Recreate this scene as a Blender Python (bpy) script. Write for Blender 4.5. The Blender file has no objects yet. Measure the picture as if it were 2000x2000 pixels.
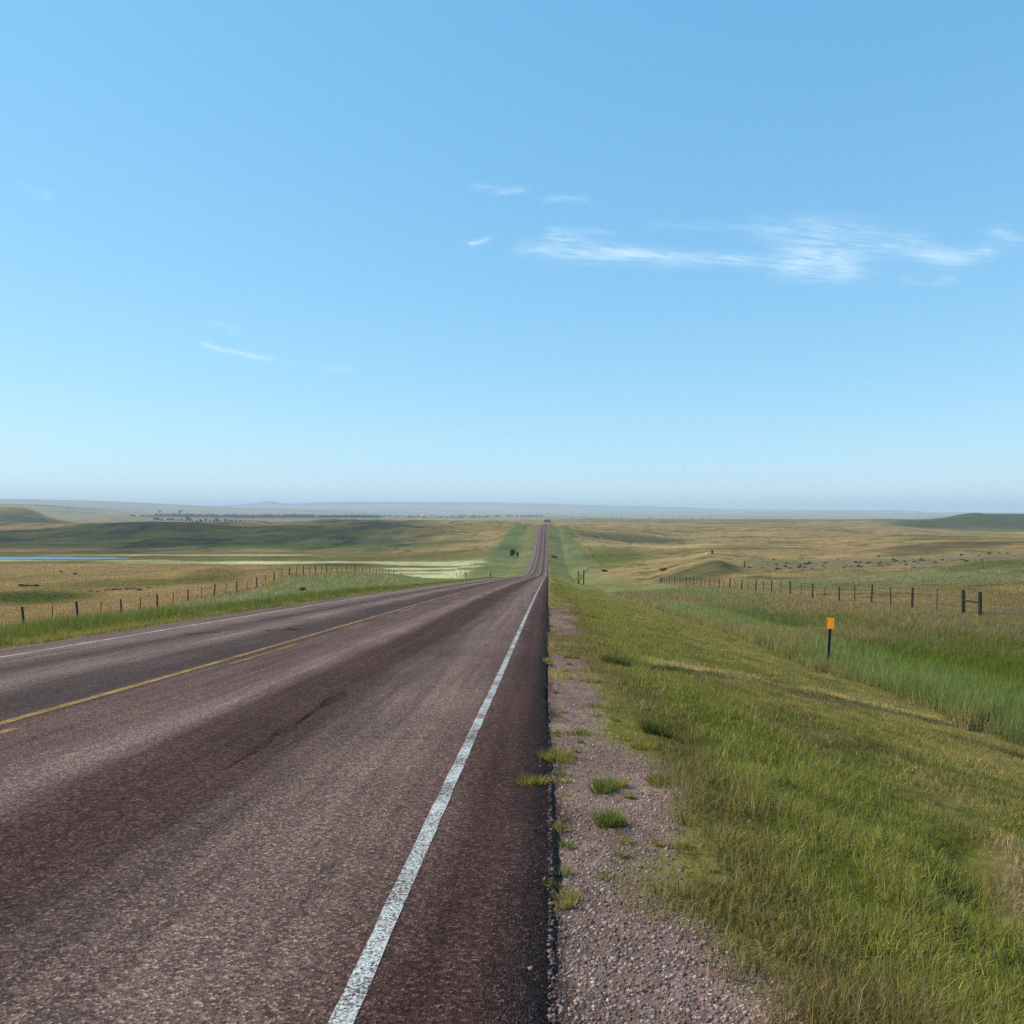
import bpy, math, random
import numpy as np
R = math.radians
rng = np.random.default_rng(7)
random.seed(7)
sc = bpy.context.scene
col = sc.collection
ZC = 1.35            # eye height above the right edge of the asphalt (world origin)
F = 1500.0           # focal length in photo pixels; VP of the road 1071, eye level 1000
VPX = 1071.0

# ------------------------------------------------------------------ noise
def _h(ix, iy, s):
    n = (ix.astype(np.int64) * 374761393 + iy.astype(np.int64) * 668265263 + s * 1442695041) & 0x7fffffff
    n = ((n ^ (n >> 13)) * 1274126177) & 0x7fffffff
    n = ((n ^ (n >> 15)) * 2246822519) & 0x7fffffff
    return ((n ^ (n >> 16)) & 0xffff) / 65535.0
def vnoise(x, y, s=0):
    x = np.asarray(x, float); y = np.asarray(y, float)
    ix = np.floor(x); iy = np.floor(y)
    fx = x - ix; fy = y - iy
    fx = fx * fx * (3 - 2 * fx); fy = fy * fy * (3 - 2 * fy)
    a = _h(ix, iy, s); b = _h(ix + 1, iy, s); c = _h(ix, iy + 1, s); d = _h(ix + 1, iy + 1, s)
    return (a + (b - a) * fx) * (1 - fy) + (c + (d - c) * fx) * fy
def fbm(x, y, s=0, o=4):
    v = 0; a = 0.5; t = 0
    for k in range(o):
        v = v + a * vnoise(x * 2 ** k + 17.3 * k, y * 2 ** k - 9.1 * k, s + k); t += a; a *= 0.5
    return v / t
def ss(a, b, x):
    t = np.clip((np.asarray(x, float) - a) / (b - a), 0, 1)
    return t * t * (3 - 2 * t)
def pchip(xp, yp):
    xp = np.array(xp, float); yp = np.array(yp, float)
    h = np.diff(xp); d = np.diff(yp) / h
    m = np.zeros_like(yp)
    m[0] = d[0]; m[-1] = d[-1]
    for i in range(1, len(xp) - 1):
        if d[i - 1] * d[i] > 0:
            w1 = 2 * h[i] + h[i - 1]; w2 = h[i] + 2 * h[i - 1]
            m[i] = (w1 + w2) / (w1 / d[i - 1] + w2 / d[i])
    def f(x):
        x = np.clip(x, xp[0], xp[-1])
        i = np.clip(np.searchsorted(xp, x) - 1, 0, len(xp) - 2)
        t = (x - xp[i]) / h[i]
        return ((1 + 2 * t) * (1 - t) ** 2 * yp[i] + t * (1 - t) ** 2 * h[i] * m[i]
                + t * t * (3 - 2 * t) * yp[i + 1] + t * t * (t - 1) * h[i] * m[i + 1])
    return f

# ------------------------------------------------------------------ terrain heights
road_prof = pchip([-4000, -200, -40, 0, 10, 25, 35, 70, 112, 142, 215, 281, 330, 388, 440, 480, 561, 628, 700, 800, 1200, 1700, 3000, 30000],
                  [3, 3.5, 1.9, 0, -.72, -1.78, -2.5, -5.15, -8.4, -10.7, -16.6, -20.9, -22.7, -23.3, -22.9, -20.8, -15.0, -11.6, -10.7, -12.4, -16, -19, -22, -22])
def Zr(Y): return road_prof(Y)

# each column: direction (photo px) and the ground along it: (distance, height)
def P(Y, py): return (Y, ZC - (py - 1000.0) * Y / F)
nearL = [(-4000, 2), (-60, .5), (5, -2.6), (20, -4.3), (35, -5.4)]
nearR = [(-4000, 2), (-60, .5), (5, -1.7), (20, -2.6)]
flats = [(330, -23.6), (470, -24)]
cols = {
 -1500: nearL + [(50, -6.3), (75, -7.2), (110, -8.5), (150, -10), (200, -12), (330, -22), (520, -23), (700, -20), (950, -16), (1300, -2), (1500, 15), (1900, 0), (2500, -15), (4000, 50), (5200, 15), (8000, 115), (11000, 60), (18000, 40), (30000, 0)],
 37: nearL + [P(50, 1229), P(75, 1176), P(90, 1160), P(110, 1141), P(150, 1119), P(195, 1104), (260, -19.5), (330, -24), (470, -24.2), P(530, 1071), P(700, 1052), P(850, 1038), P(950, 1030.5), P(1150, 1022), P(1300, 1007), P(1420, 990.5), (1700, -18), (2500, -19), P(4000, 985), (5200, 10), P(8000, 976), (11000, 60), (18000, 30), (30000, 0)],
 100: nearL + [P(50, 1229), P(75, 1174), P(90, 1158), P(110, 1140), P(150, 1117), P(195, 1104), (260, -19.5), (330, -24), (470, -24.2), P(530, 1071), P(700, 1050), P(850, 1036), P(950, 1030), P(1150, 1023), P(1300, 1015), P(1420, 1011), (1700, -24), (2500, -19), P(4000, 987), (5200, 10), P(8000, 977.5), (11000, 60), (18000, 30), (30000, 0)],
 160: nearL + [P(50, 1229), P(75, 1172), P(90, 1156), P(110, 1139), P(150, 1116), P(195, 1104), (260, -19.5), (330, -24), (470, -24.2), P(560, 1067), P(700, 1045), P(800, 1032), P(880, 1027), P(1000, 1025.5), P(1200, 1022), P(1300, 1020), (1500, -24), P(2300, 1014), P(3300, 1000), P(4300, 991), (5200, 15), P(8000, 979), (11000, 60), (18000, 40), (30000, 0)],
 300: nearL + [P(50, 1229), P(70, 1182), P(90, 1150), P(110, 1136), P(150, 1113), P(190, 1104), (260, -19.5), (330, -24), (470, -24.2), P(580, 1064), P(680, 1045), P(740, 1031), P(800, 1023.5), P(900, 1022.5), P(1000, 1023), (1300, -21), (1700, -27), P(2200, 1016), P(3000, 1009), P(4500, 1000), (6000, 25), P(8000, 984), (11000, 60), (18000, 60), (30000, 0)],
 400: nearL + [P(65, 1191), P(73, 1174), P(85, 1155), P(110, 1130), P(145, 1110), P(180, 1104), (250, -19.5), (330, -24), (470, -24.2), P(580, 1063), P(690, 1046), P(750, 1033), P(810, 1026), P(900, 1024.5), P(1050, 1023.5), (1400, -22), (1700, -27), P(2200, 1019), P(3000, 1011), P(4500, 1002), (6000, 18), P(8000, 988), (11000, 60), P(18000, 989), (30000, 0)],
 500: nearL + [P(75, 1176), P(91, 1146), P(105, 1127), P(130, 1111), P(165, 1104), (230, -18.5), (330, -24), (470, -24.2), P(580, 1063), P(700, 1050), P(790, 1038), P(900, 1028), P(1060, 1022), (1400, -22), (1700, -27), P(2200, 1020), P(3000, 1012), P(4500, 1004), (6000, 10), P(8000, 992.5), (11000, 60), P(18000, 983), (30000, 0)],
 527: nearL + [P(80, 1168), P(95, 1136), P(106, 1124), P(130, 1111), P(160, 1105), (225, -18.5), (330, -24), (470, -24.2), P(580, 1063), P(700, 1050), P(790, 1038), P(900, 1028), P(1060, 1021.5), (1400, -22), (1700, -27), P(2200, 1020), P(3000, 1012), P(4500, 1004), (6000, 10), P(8000, 992.7), (11000, 60), P(18000, 978.5), (30000, 0)],
 560: nearL + [P(85, 1158), P(101, 1126), P(112, 1119), P(130, 1114), P(160, 1108), (225, -18.5), (330, -24), (470, -24.2), P(580, 1063), P(700, 1050), P(790, 1038), P(920, 1026), P(1080, 1020.5), (1400, -22), (1700, -27), P(2200, 1020), P(3000, 1012), P(4500, 1004), (6000, 8), P(8000, 993.5), (11000, 50), P(18000, 984), (30000, 0)],
 650: nearL + [P(90, 1150), P(120, 1122.5), P(135, 1118), P(155, 1117), (220, -19), (330, -24), (470, -24.2), P(570, 1063), P(690, 1050), P(800, 1038), P(950, 1024), P(1100, 1017), (1400, -20), (1700, -27), P(2200, 1019), P(3000, 1013), P(5000, 1006), (6000, 0), P(8000, 997), (11000, 50), P(18000, 981), (30000, 0)],
 750: nearL + [P(100, 1145), P(150, 1121), P(170, 1121), (220, -19), (310, -24), (460, -24.2), P(560, 1063), P(690, 1050), P(800, 1038), P(950, 1025), P(1100, 1017), (1400, -20), (1700, -27), P(2500, 1015), P(5000, 1007), P(8500, 1001), (11000, 50), P(18000, 980.5), (30000, 0)],
 850: nearL + [P(100, 1149), P(160, 1130), P(200, 1130), (260, -23.5), (300, -24.2), (420, -24.2), P(480, 1076), P(600, 1055), P(700, 1043), P(850, 1030), P(1000, 1020), P(1100, 1017.5), (1400, -22), (1700, -27), P(2500, 1015), P(5000, 1008), P(8500, 1003), (11000, 40), P(18000, 981), (30000, 0)],
 950: nearL + [P(100, 1149), P(160, 1133), P(215, 1129), (260, -23), (300, -24.2), (380, -24), P(440, 1080), P(550, 1056), P(700, 1040), P(850, 1028), P(980, 1020), P(1080, 1019), (1400, -22), (1700, -27), P(2500, 1015), P(5000, 1008), P(8500, 1003), (11000, 40), P(18000, 982), (30000, 0)],
 1020: nearL + [P(100, 1147), P(160, 1133), P(230, 1127), (300, -23.5), (388, -24), P(440, 1083), P(550, 1051), P(628, 1036), P(760, 1029), P(950, 1024), (1400, -21), (1700, -24), P(2500, 1014), P(5000, 1008), P(8500, 1003.5), (11000, 40), P(18000, 983), (30000, 0)],
 1071: nearR + [(50, -3.6), (142, -10.7), (281, -20.9), (388, -23.3), (480, -20.8), (561, -15), (628, -11.8), P(760, 1028), P(950, 1025), P(1400, 1020), (1800, -25), P(2500, 1014), P(5000, 1009), P(8500, 1004), (11000, 40), P(18000, 984), (30000, 0)],
 1150: nearR + [(60, -6), (142, -11.8), (230, -18.5), (320, -23), (400, -23.3), P(470, 1071), P(560, 1052), P(650, 1039), P(760, 1032), P(900, 1027), P(1300, 1019), P(2200, 1014), P(5000, 1010.5), (8500, -25), (11000, 30), P(18000, 987), (30000, 0)],
 1250: nearR + [(60, -5.8), (120, -10.4), P(184, 1138), P(230, 1124), P(300, 1109), (350, -22), (420, -22.6), P(500, 1066), P(560, 1062.5), P(640, 1050), P(720, 1037), P(860, 1031), P(1100, 1024), P(1600, 1018), P(2400, 1014), (5000, -45), (8500, -20), (11000, 30), P(18000, 989), (30000, 0)],
 1330: nearR + [(60, -5.6), P(129, 1141), P(150, 1137), (165, -13.5), P(205, 1117), P(235, 1104), (280, -17), (340, -20), P(450, 1073), P(560, 1063), P(650, 1054), P(760, 1042), P(900, 1032), P(1200, 1023), P(1700, 1018), P(2500, 1014), (5000, -45), (8500, -20), (11000, 30), P(18000, 991.5), (30000, 0)],
 1400: nearR + [(60, -5.5), P(101, 1149), P(118, 1142), (145, -12.6), P(170, 1117), P(198, 1098), (245, -14), P(330, 1083), P(450, 1070), P(600, 1055), P(800, 1040), P(1000, 1030), P(1500, 1020), P(2500, 1014.5), (5000, -45), (8500, -20), (11000, 30), P(18000, 994), (30000, 0)],
 1450: nearR + [(60, -5.5), P(88, 1154), P(110, 1138), P(130, 1128), P(150, 1121), (175, -12.6), P(215, 1108), P(250, 1097), P(330, 1084), P(450, 1070), P(600, 1055), P(800, 1040), P(1000, 1030), P(1500, 1020), P(2500, 1014.5), (5000, -45), (8500, -20), (11000, 30), P(18000, 996), (30000, 0)],
 1550: nearR + [(45, -4.9), P(69.5, 1165), P(100, 1140), P(130, 1123), P(155, 1114), (190, -13.2), P(230, 1106), P(280, 1095), P(400, 1076), P(600, 1057), P(900, 1035), P(1500, 1020), P(2500, 1014.5), (5000, -45), (8500, -20), (11000, 30), P(18000, 999.5), (30000, 0)],
 1750: nearR + [(35, -4.2), P(49, 1188), P(70, 1160), P(100, 1131), P(140, 1111), (165, -11.2), P(200, 1104), P(260, 1091), P(330, 1073), P(420, 1060), P(560, 1049), P(700, 1045), (850, -22), P(1100, 1031), P(1500, 1020), P(2000, 1014.5), (3000, -40), (5000, -45), (8500, -20), (11000, 30), P(18000, 1003), (30000, 0)],
 1850: nearR + [(30, -3.7), P(43, 1197), P(64, 1162), P(90, 1132), P(130, 1105), (155, -10), P(190, 1102), P(250, 1089), P(310, 1071), P(360, 1060), P(480, 1053), P(650, 1046), (850, -23), P(1100, 1036), P(1350, 1022), P(1600, 1010.5), (2000, -22), (3000, -40), (8500, -20), (18000, -10), (30000, 0)],
 1905: nearR + [(28, -3.6), P(40, 1206), P(62, 1163), P(90, 1128), P(125, 1099), (150, -9), P(185, 1100), P(245, 1088), P(305, 1071), P(345, 1060), P(450, 1054), P(620, 1046), (850, -24.5), P(1100, 1038), P(1350, 1019), P(1600, 1003), (2000, -22), (3000, -40), (8500, -20), (18000, -10), (30000, 0)],
 1963: nearR + [(26, -3.5), P(37.4, 1211), P(60, 1165), P(90, 1125), P(120, 1097), (145, -8.3), P(180, 1099), P(240, 1088), P(300, 1072), P(340, 1059), P(430, 1054), P(600, 1046), (850, -25), P(1100, 1039), P(1350, 1021), P(1600, 1003.5), (2000, -22), (3000, -40), (8500, -20), (18000, -10), (30000, 0)],
 2700: nearR + [(26, -3.4), (60, -4.6), (120, -5.5), (180, -8), (300, -11), (430, -13), (850, -22), (1100, -26), (1350, -16), (1600, -8), (2000, -22), (3000, -40), (8500, -20), (18000, -10), (30000, 0)],
}
LY = lambda Y: np.sign(Y) * np.log1p(np.abs(Y) / 10.0)
_kx = np.array(sorted(cols)); 
_ly = np.linspace(LY(np.array(-4000.0)), LY(np.array(30000.0)), 2600)
_tab = np.array([pchip([float(LY(np.array(float(a)))) for a, b in cols[k]], [b for a, b in cols[k]])(_ly) for k in _kx])
def outer(X, Y):
    Ys = np.maximum(Y, 4.0)
    px = np.clip(VPX + F * X / Ys, _kx[0], _kx[-1] - 1e-3)
    i = np.clip(np.searchsorted(_kx, px) - 1, 0, len(_kx) - 2)
    t = (px - _kx[i]) / (_kx[i + 1] - _kx[i])
    u = (LY(Y) - _ly[0]) / (_ly[1] - _ly[0])
    j = np.clip(np.floor(u).astype(int), 0, len(_ly) - 2); w = np.clip(u - j, 0, 1)
    def row(k): return _tab[k, j] * (1 - w) + _tab[k, j + 1] * w
    im = np.maximum(i - 1, 0); ip = np.minimum(i + 2, len(_kx) - 1)
    a, b = row(i), row(i + 1)
    # monotone-limited hermite across directions
    hm = np.maximum(_kx[i] - _kx[im], 1); h = _kx[i + 1] - _kx[i]; hp = np.maximum(_kx[ip] - _kx[i + 1], 1)
    d0 = np.where(im == i, (b - a) / h, (a - row(im)) / hm); d1 = (b - a) / h; d2 = np.where(ip == i + 1, d1, (row(ip) - b) / hp)
    m0 = np.where(d0 * d1 > 0, 2 * d0 * d1 / (d0 + d1 + 1e-12), 0); m1 = np.where(d1 * d2 > 0, 2 * d1 * d2 / (d1 + d2 + 1e-12), 0)
    return ((1 + 2 * t) * (1 - t) ** 2 * a + t * (1 - t) ** 2 * h * m0 + t * t * (3 - 2 * t) * b + t * t * (t - 1) * h * m1)

RILL = np.array([(.95, 10.9), (1.3, 11.4), (2.4, 12.9), (3.5, 13.8), (4.3, 13.5), (5.8, 14.1), (7.5, 15.1), (9.4, 16.4)])
def rill_y(X): return np.interp(X, RILL[:, 0], RILL[:, 1])
def ground_z(X, Y):
    X = np.asarray(X, float); Y = np.asarray(Y, float)
    zr = Zr(Y)
    zo = outer(X, Y)
    aY = np.maximum(np.abs(Y), 3)
    und = (fbm(X / 45, Y / 45, 3, 4) - .5) * np.clip(aY / 220, .0, 1.3) * 1.6 \
        + (fbm(X / 260, Y / 260, 11, 4) - .5) * np.clip((aY - 450) / 900, 0, 1) * 7 * np.clip(1.4 - aY / 5000, .15, 1) \
        + (fbm(X / 1500, Y / 1500, 5, 4) - .5) * np.clip((aY - 2600) / 6000, 0, 1) * 32
    lh = ss(500, 640, Y) * (1 - ss(1100, 1400, Y)) * (X < -20)
    und = und + lh * ((.5 - np.abs(fbm(X / 75, Y / 75, 15, 4) - .5) * 3.2) * 4.5) + ss(420, 600, Y) * (1 - ss(2200, 3200, Y)) * (X > 40) * (fbm(X / 110, Y / 70, 19, 4) - .5) * 5
    pf = ss(300, 345, Y) * (1 - ss(450, 500, Y)) * (X < -40)
    zo = zo + und * (1 - .93 * pf)
    # right verge
    dr = .008 + .25 * np.clip(X - .8, 0, 8.2) + .03 * np.clip(X, 0, .8)
    zr_r = zr - dr
    wr = ss(8.6, 21, X)
    zR = zr_r * (1 - wr) + zo * wr
    # left verge
    XL = -X - 9.0
    dl = .04 + .13 * np.clip(XL - .5, 0, 7)
    wl = ss(2.5, 26, XL)
    zL = (zr - dl) * (1 - wl) + zo * wl
    z = np.where(X >= 0, zR, np.where(X <= -9.0, zL, zr - .14))
    z = z + (zo - z) * ss(1060, 1500, Y)
    kp = np.clip((262 - (VPX + F * X / np.maximum(Y, 4))) / 230, 0, 1) ** .6
    z = z - .6 * ss(0, 1.5, np.minimum(Y - (425 - 10 * kp), (427 + 15 * kp) - Y)) * (kp > 0)
    edge = np.minimum(np.abs(X), np.abs(X + 9.0))
    off = (X > 0) | (X < -9)
    lump = (fbm(X / .9, Y / .9, 21, 3) - .5) * .07 + (fbm(X / 5, Y / 5, 23, 3) - .5) * .25 * np.clip(edge / 4, 0, 1)
    z = z + np.where(off, lump * np.clip(edge / .8, 0.12, 1), 0)
    # erosion rill and hollow on the right bank
    dy = Y - rill_y(X)
    wig = .16 * (vnoise(X * 1.7, X * 0 + 3, 5) - .5)
    on = ss(.9, 1.8, X) * (1 - ss(9.2, 10.2, X))
    dd = dy + wig
    cut = ss(-1.0, .05, dd) * (1 - ss(.22, .40, dd))
    z = z - on * (.04 + .06 * ss(1.6, 6, X)) * (.45 + .55 * ss(.38, .5, vnoise(X * .75 + .4, X * 0, 113))) * cut
    z = z + on * .025 * ss(.2, .4, dd) * (1 - ss(.4, 1.6, dd))
    z = z - .75 * np.exp(-(((X - 9.35) / .55) ** 2 + ((Y - 16.45) / .32) ** 2))
    # second washed edge at lower right
    z = z - .10 * np.exp(-((X - (2.15 + .5 * (Y - 3.9))) / .18) ** 2) * ss(3.3, 3.8, Y) * (1 - ss(4.9, 5.4, Y))
    return z

# ------------------------------------------------------------------ ground colours (albedo)
C = lambda r, g, b: np.array([r, g, b])
TAN, STRAW, OLIVE, GREEN, BRIGHT = C(.38, .265, .125), C(.54, .40, .20), C(.19, .165, .055), C(.10, .14, .03), C(.245, .275, .05)
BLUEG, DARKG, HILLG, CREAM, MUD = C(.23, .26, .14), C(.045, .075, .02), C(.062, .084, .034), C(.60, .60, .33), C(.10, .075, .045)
GRAVEL, DIRT = C(.27, .195, .165), C(.24, .17, .12)
def mixc(c, d, w):
    w = np.clip(w, 0, 1)[:, None]
    return c * (1 - w) + np.asarray(d) * w
def band(x, a, b, s): return ss(a - s, a + s, x) * (1 - ss(b - s, b + s, x))
def ell(px, LYv, p, Y, rp, ry, s=.5):
    d = np.sqrt(((px - p) / rp) ** 2 + ((LYv - math.log(Y)) / ry) ** 2)
    return 1 - ss(1 - s, 1 + s, d)
def gap_darken(X, Y):
    # darkens the ground between the blades close by
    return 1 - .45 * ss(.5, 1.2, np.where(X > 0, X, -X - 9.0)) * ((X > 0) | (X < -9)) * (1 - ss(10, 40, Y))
def ground_col(X, Y):
    X = np.asarray(X, float).ravel(); Y = np.asarray(Y, float).ravel()
    Yp = np.maximum(Y, 1.5); px = VPX + F * X / Yp; L = np.log(Yp)
    n1 = fbm(X / 140, Y / 140, 31, 5); n2 = fbm(X / 22, Y / 22, 37, 4); n3 = fbm(X / 3.2, Y / 3.2, 41, 4); n4 = fbm(X / .5, Y / .5, 43, 3)
    nk = fbm(X / 700, Y / 700, 47, 4)
    nf = np.clip(.5 + 2.2 * (.5 * n1 + .3 * n2 + .2 * nk - .5), 0, 1)
    c = mixc(np.tile(TAN, (len(X), 1)), OLIVE, ss(.42, .85, nf) * .65)
    c = mixc(c, STRAW, ss(.6, .75, n2) * .35)
    # left hills beyond the flats; darks are shrub green plus painted slope shade
    wob = (n1 - .5) * .5
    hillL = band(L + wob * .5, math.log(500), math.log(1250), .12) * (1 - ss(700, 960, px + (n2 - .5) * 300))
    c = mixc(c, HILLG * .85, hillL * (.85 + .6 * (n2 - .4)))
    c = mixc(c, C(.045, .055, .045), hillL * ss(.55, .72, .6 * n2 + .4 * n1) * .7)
    c = mixc(c, TAN * .9, band(L, math.log(880), math.log(1180), .05) * (1 - ss(520, 760, px)) * .8)
    c = mixc(c, HILLG * .8, ell(px, L, 300, 745, 140, .14) * .9)
    c = mixc(c, C(.04, .05, .05), ell(px, L, 300, 760, 120, .07) * ss(.4, .55, n2) * .8)
    c = mixc(c, C(.03, .035, .05), ell(px, L, 690, 650, 45, .05, .4) * .85)
    c = mixc(c, C(.09, .09, .085), ell(px, L, 700, 600, 110, .06) * .7)
    c = mixc(c, GREEN * 1.2, ell(px, L, 640, 545, 260, .06) * .6)
    c = mixc(c, HILLG, ell(px, L, 37, 1250, 110, .07) * .8)
    c = mixc(c, TAN * .8, ell(px, L, 300, 505, 420, .05) * .6)
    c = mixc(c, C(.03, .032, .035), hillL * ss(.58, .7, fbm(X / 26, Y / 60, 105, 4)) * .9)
    c = mixc(c, C(.07, .075, .03), ss(.62, .7, fbm(X / 5, Y / 7, 107, 3)) * band(Y, 60, 1000, 20) * .6)
    c = mixc(c, C(.11, .10, .045), ss(.52, .66, fbm(X / 60, Y / 24, 109, 4)) * ss(240, 330, Y) * .55)
    # the pond flats
    fl = band(L, math.log(335), math.log(472), .02) * (1 - ss(930, 975, px))
    c = mixc(c, OLIVE * .9, fl * .8)
    st = vnoise(L * 42 + n1 * 2.0, px / 400, 61)
    c = mixc(c, CREAM, band(L, math.log(374), math.log(398), .012) * ss(150, 320, px) * (1 - ss(930, 960, px)))
    c = mixc(c, CREAM * .85, band(L, math.log(400), math.log(407), .006) * (1 - ss(300, 420, px)))
    c = mixc(c, CREAM * .8, band(L, math.log(448), math.log(462), .01) * ss(40, 160, px) * (1 - ss(560, 640, px)) * .9)
    c = mixc(c, CREAM, band(L, math.log(285), math.log(405), .02) * ss(690, 800, px) * (1 - ss(945, 962, px)) * ss(.38, .5, st + .15 * ss(800, 930, px)))
    c = mixc(c, MUD * .7, ell(px, L, 655, 372, 90, .03) * .95)
    c = mixc(c, MUD, band(L, math.log(440), math.log(447), .006) * (1 - ss(250, 480, px)) * .9)
    c = mixc(c, MUD * 1.3, band(L, math.log(476), math.log(486), .01) * (1 - ss(300, 420, px)) * .8)
    c = mixc(c, OLIVE * .8, fl * ss(.5, .62, fbm(X / 30, Y / 5, 119, 4)) * .55)
    # left field
    c = mixc(c, TAN * 1.1, band(Y, 47, 240, 8) * (X < -34) * .55)
    c = mixc(c, GREEN * .8, ell(px, L, 50, 84, 130, .15) * .95)
    c = mixc(c, OLIVE * .9, ell(px, L, 270, 108, 190, .10) * .75)
    c = mixc(c, OLIVE * .8, ell(px, L, 420, 118, 60, .14) * .6)
    # right side beyond the fence
    rt = ss(20, 26, X)
    c = mixc(c, BLUEG * .9, rt * ell(px, L, 1850, 100, 420, .25) * .65)
    c = mixc(c, GREEN, rt * ell(px, L, 1930, 112, 90, .10) * .6)
    c = mixc(c, C(.10, .10, .05), rt * ell(px, L, 1375, 182, 100, .17) * .9)
    c = mixc(c, C(.10, .075, .05), rt * ell(px, L, 1850, 330, 140, .09) * .75)
    c = mixc(c, C(.09, .10, .035), rt * ell(px, L, 1790, 290, 70, .07) * .7)
    c = mixc(c, C(.16, .15, .11), rt * band(L, math.log(185), math.log(270), .08) * ss(1420, 1500, px) * .6)
    c = mixc(c, C(.09, .10, .06), rt * ell(px, L, 1230, 610, 130, .07) * .85)
    c = mixc(c, HILLG, rt * band(L, math.log(1150), math.log(2300), .1) * ss(1680, 1790, px) * .95)
    c = mixc(c, HILLG * 1.6, rt * band(L, math.log(1500), math.log(3000), .15) * .45)
    c = mixc(c, GREEN * 1.1, rt * ell(px, L, 1170, 400, 110, .16) * .7)
    c = mixc(c, STRAW, rt * ell(px, L, 1250, 510, 150, .05) * .5)
    c = mixc(c, C(.26, .21, .17), ell(px, L, 1975, 41.5, 40, .05) * .95)
    # far country
    far = ss(math.log(1800), math.log(3200), L)
    c = mixc(c, C(.34, .29, .18), far * .7)
    c = mixc(c, C(.12, .14, .07), far * ss(.52, .62, fbm(X / 900, Y / 420, 71, 4)) * .6)
    c = mixc(c, C(.06, .08, .06), ss(math.log(12500), math.log(14000), L))
    # roadside verges
    vg = ss(0, .3, X) * (1 - ss(18, 24, X + (n3 - .5) * 3 + (n2 - .5) * 14 * ss(150, 300, Y))) * (Y < 900)
    far_v = ss(55, 130, Y)
    cv = np.tile(C(.325, .30, .085), (len(X), 1))                       # mown slope
    cv = mixc(cv, STRAW * .95, ss(.5, .68, n3) * .55)
    cv = mixc(cv, C(.21, .235, .045), ss(.40, .60, n2) * .65)
    cv = mixc(cv, C(.20, .135, .07), ss(.54, .66, fbm(X / 1.1, Y / 1.1, 103, 3)) * .6)
    cv = mixc(cv, C(.44, .34, .14), ss(.52, .64, fbm(X / .6, Y / .5, 117, 3)) * .55 * ss(2.2, 3.6, X))
    cv = mixc(cv, BRIGHT, band(X + (n3 - .5) * 1.6 + (n2 - .5) * 1.2, 1.25, 2.5, .5) * .75 * (1 - far_v * .3))
    cv = mixc(cv, C(.22, .18, .06), band(X + (n3 - .5) * .8, .4, 1.15, .25) * .7)
    tall = ss(8.7, 9.4, X + (n3 - .5) * .8)
    ct = np.tile(C(.11, .145, .035), (len(X), 1))
    ct = mixc(ct, C(.23, .29, .085), band(X, 9, 12.2, .8) * .9)
    ct = mixc(ct, C(.155, .205, .018), band(X + (n2 - .5) * 2, 11.5, 15, 1) * .65 * (1 - ss(26, 44, Y)))
    ct = mixc(ct, C(.21, .20, .045), band(X + (n2 - .5) * 5, 15, 19, 1.5) * .75)
    ct = mixc(ct, BLUEG * .9, band(X + (n2 - .5) * 4, 18.5, 24, 1.5) * .6)
    ct = mixc(ct, TAN * 1.1, ss(.52, .64, n2) * (.15 + .5 * ss(28, 44, Y)))
    ct = mixc(ct, C(.33, .32, .14), ss(34, 70, Y) * .65)
    ct = mixc(ct, C(.33, .24, .12), ss(.5, .66, fbm(X / 9, Y / 30, 97, 3)) * .75 * ss(24, 40, Y))
    cv = mixc(cv, ct, tall)
    cv = mixc(cv, C(.19, .20, .085), far_v * (.35 + .5 * ss(200, 400, Y)))
    cv = mixc(cv, C(.10, .145, .065), ss(300, 420, Y) * band(X, 12, 23, 3) * (.3 + .6 * n2))
    c = mixc(c, cv, vg)
    XL = -X - 9
    vl = ss(0, .3, XL) * (1 - ss(22, 27.5, XL + (n3 - .5) * 3 + (n2 - .5) * 14 * ss(150, 300, Y))) * (Y < 900)
    cl = np.tile(C(.27, .29, .13), (len(X), 1))
    cl = mixc(cl, C(.30, .26, .12), ss(.45, .62, n2) * .6)
    cl = mixc(cl, C(.19, .23, .035), (1 - ss(2, 5, XL + (n3 - .5) * 2)) * .85)
    cl = mixc(cl, C(.19, .20, .085), ss(220, 330, Y) * .8)
    cl = mixc(cl, C(.10, .145, .065), ss(380, 480, Y) * band(XL, 10, 25, 4) * (.4 + .6 * n2))
    cl = mixc(cl, C(.2, .17, .06), ss(430, 520, Y) * (1 - ss(4, 9, XL)) * .5)
    c = mixc(c, cl, vl)
    # gravel shoulder and bare soil
    ng = fbm(X / .9, Y / 1.6, 101, 3)
    g = (1 - ss(.42, .72, X + (ng - .5) * .9 - .25 * ss(16, 28, Y))) * ss(-.4, -.1, X) * (1 - ss(17, 30, Y + (ng - .5) * 26)) * (1 - .85 * ss(.56, .66, ng) * ss(5, 10, Y))
    gc = GRAVEL * np.array([1.03, .97, .93]) * (.7 + .6 * n4)[:, None]
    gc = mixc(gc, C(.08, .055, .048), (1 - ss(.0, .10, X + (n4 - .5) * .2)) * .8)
    gc = mixc(gc, C(.34, .22, .20), ss(.5, .68, fbm(X / .25, Y / .5, 111, 3)) * .5)
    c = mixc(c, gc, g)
    gl = (1 - ss(.35, .75, XL + (n3 - .5) * .5)) * ss(-.4, -.1, XL)
    c = mixc(c, DIRT * 1.1, gl * .8)
    on = ss(1.1, 2.2, X) * (1 - ss(9.0, 10, X)) * (.45 + .55 * ss(.38, .5, vnoise(X * .75 + .4, X * 0, 113)))
    dy = Y - rill_y(X)
    c = mixc(c, C(.50, .32, .22), on * band(dy + .16 * (vnoise(X * 1.7, X * 0 + 3, 5) - .5), -.30 - .02 * X, .34, .12) * (.6 + .4 * ss(.4, .55, n4)))
    c = mixc(c, STRAW * 1.6, on * np.exp(-((dy - .62) / .26) ** 2) * .9)
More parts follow.
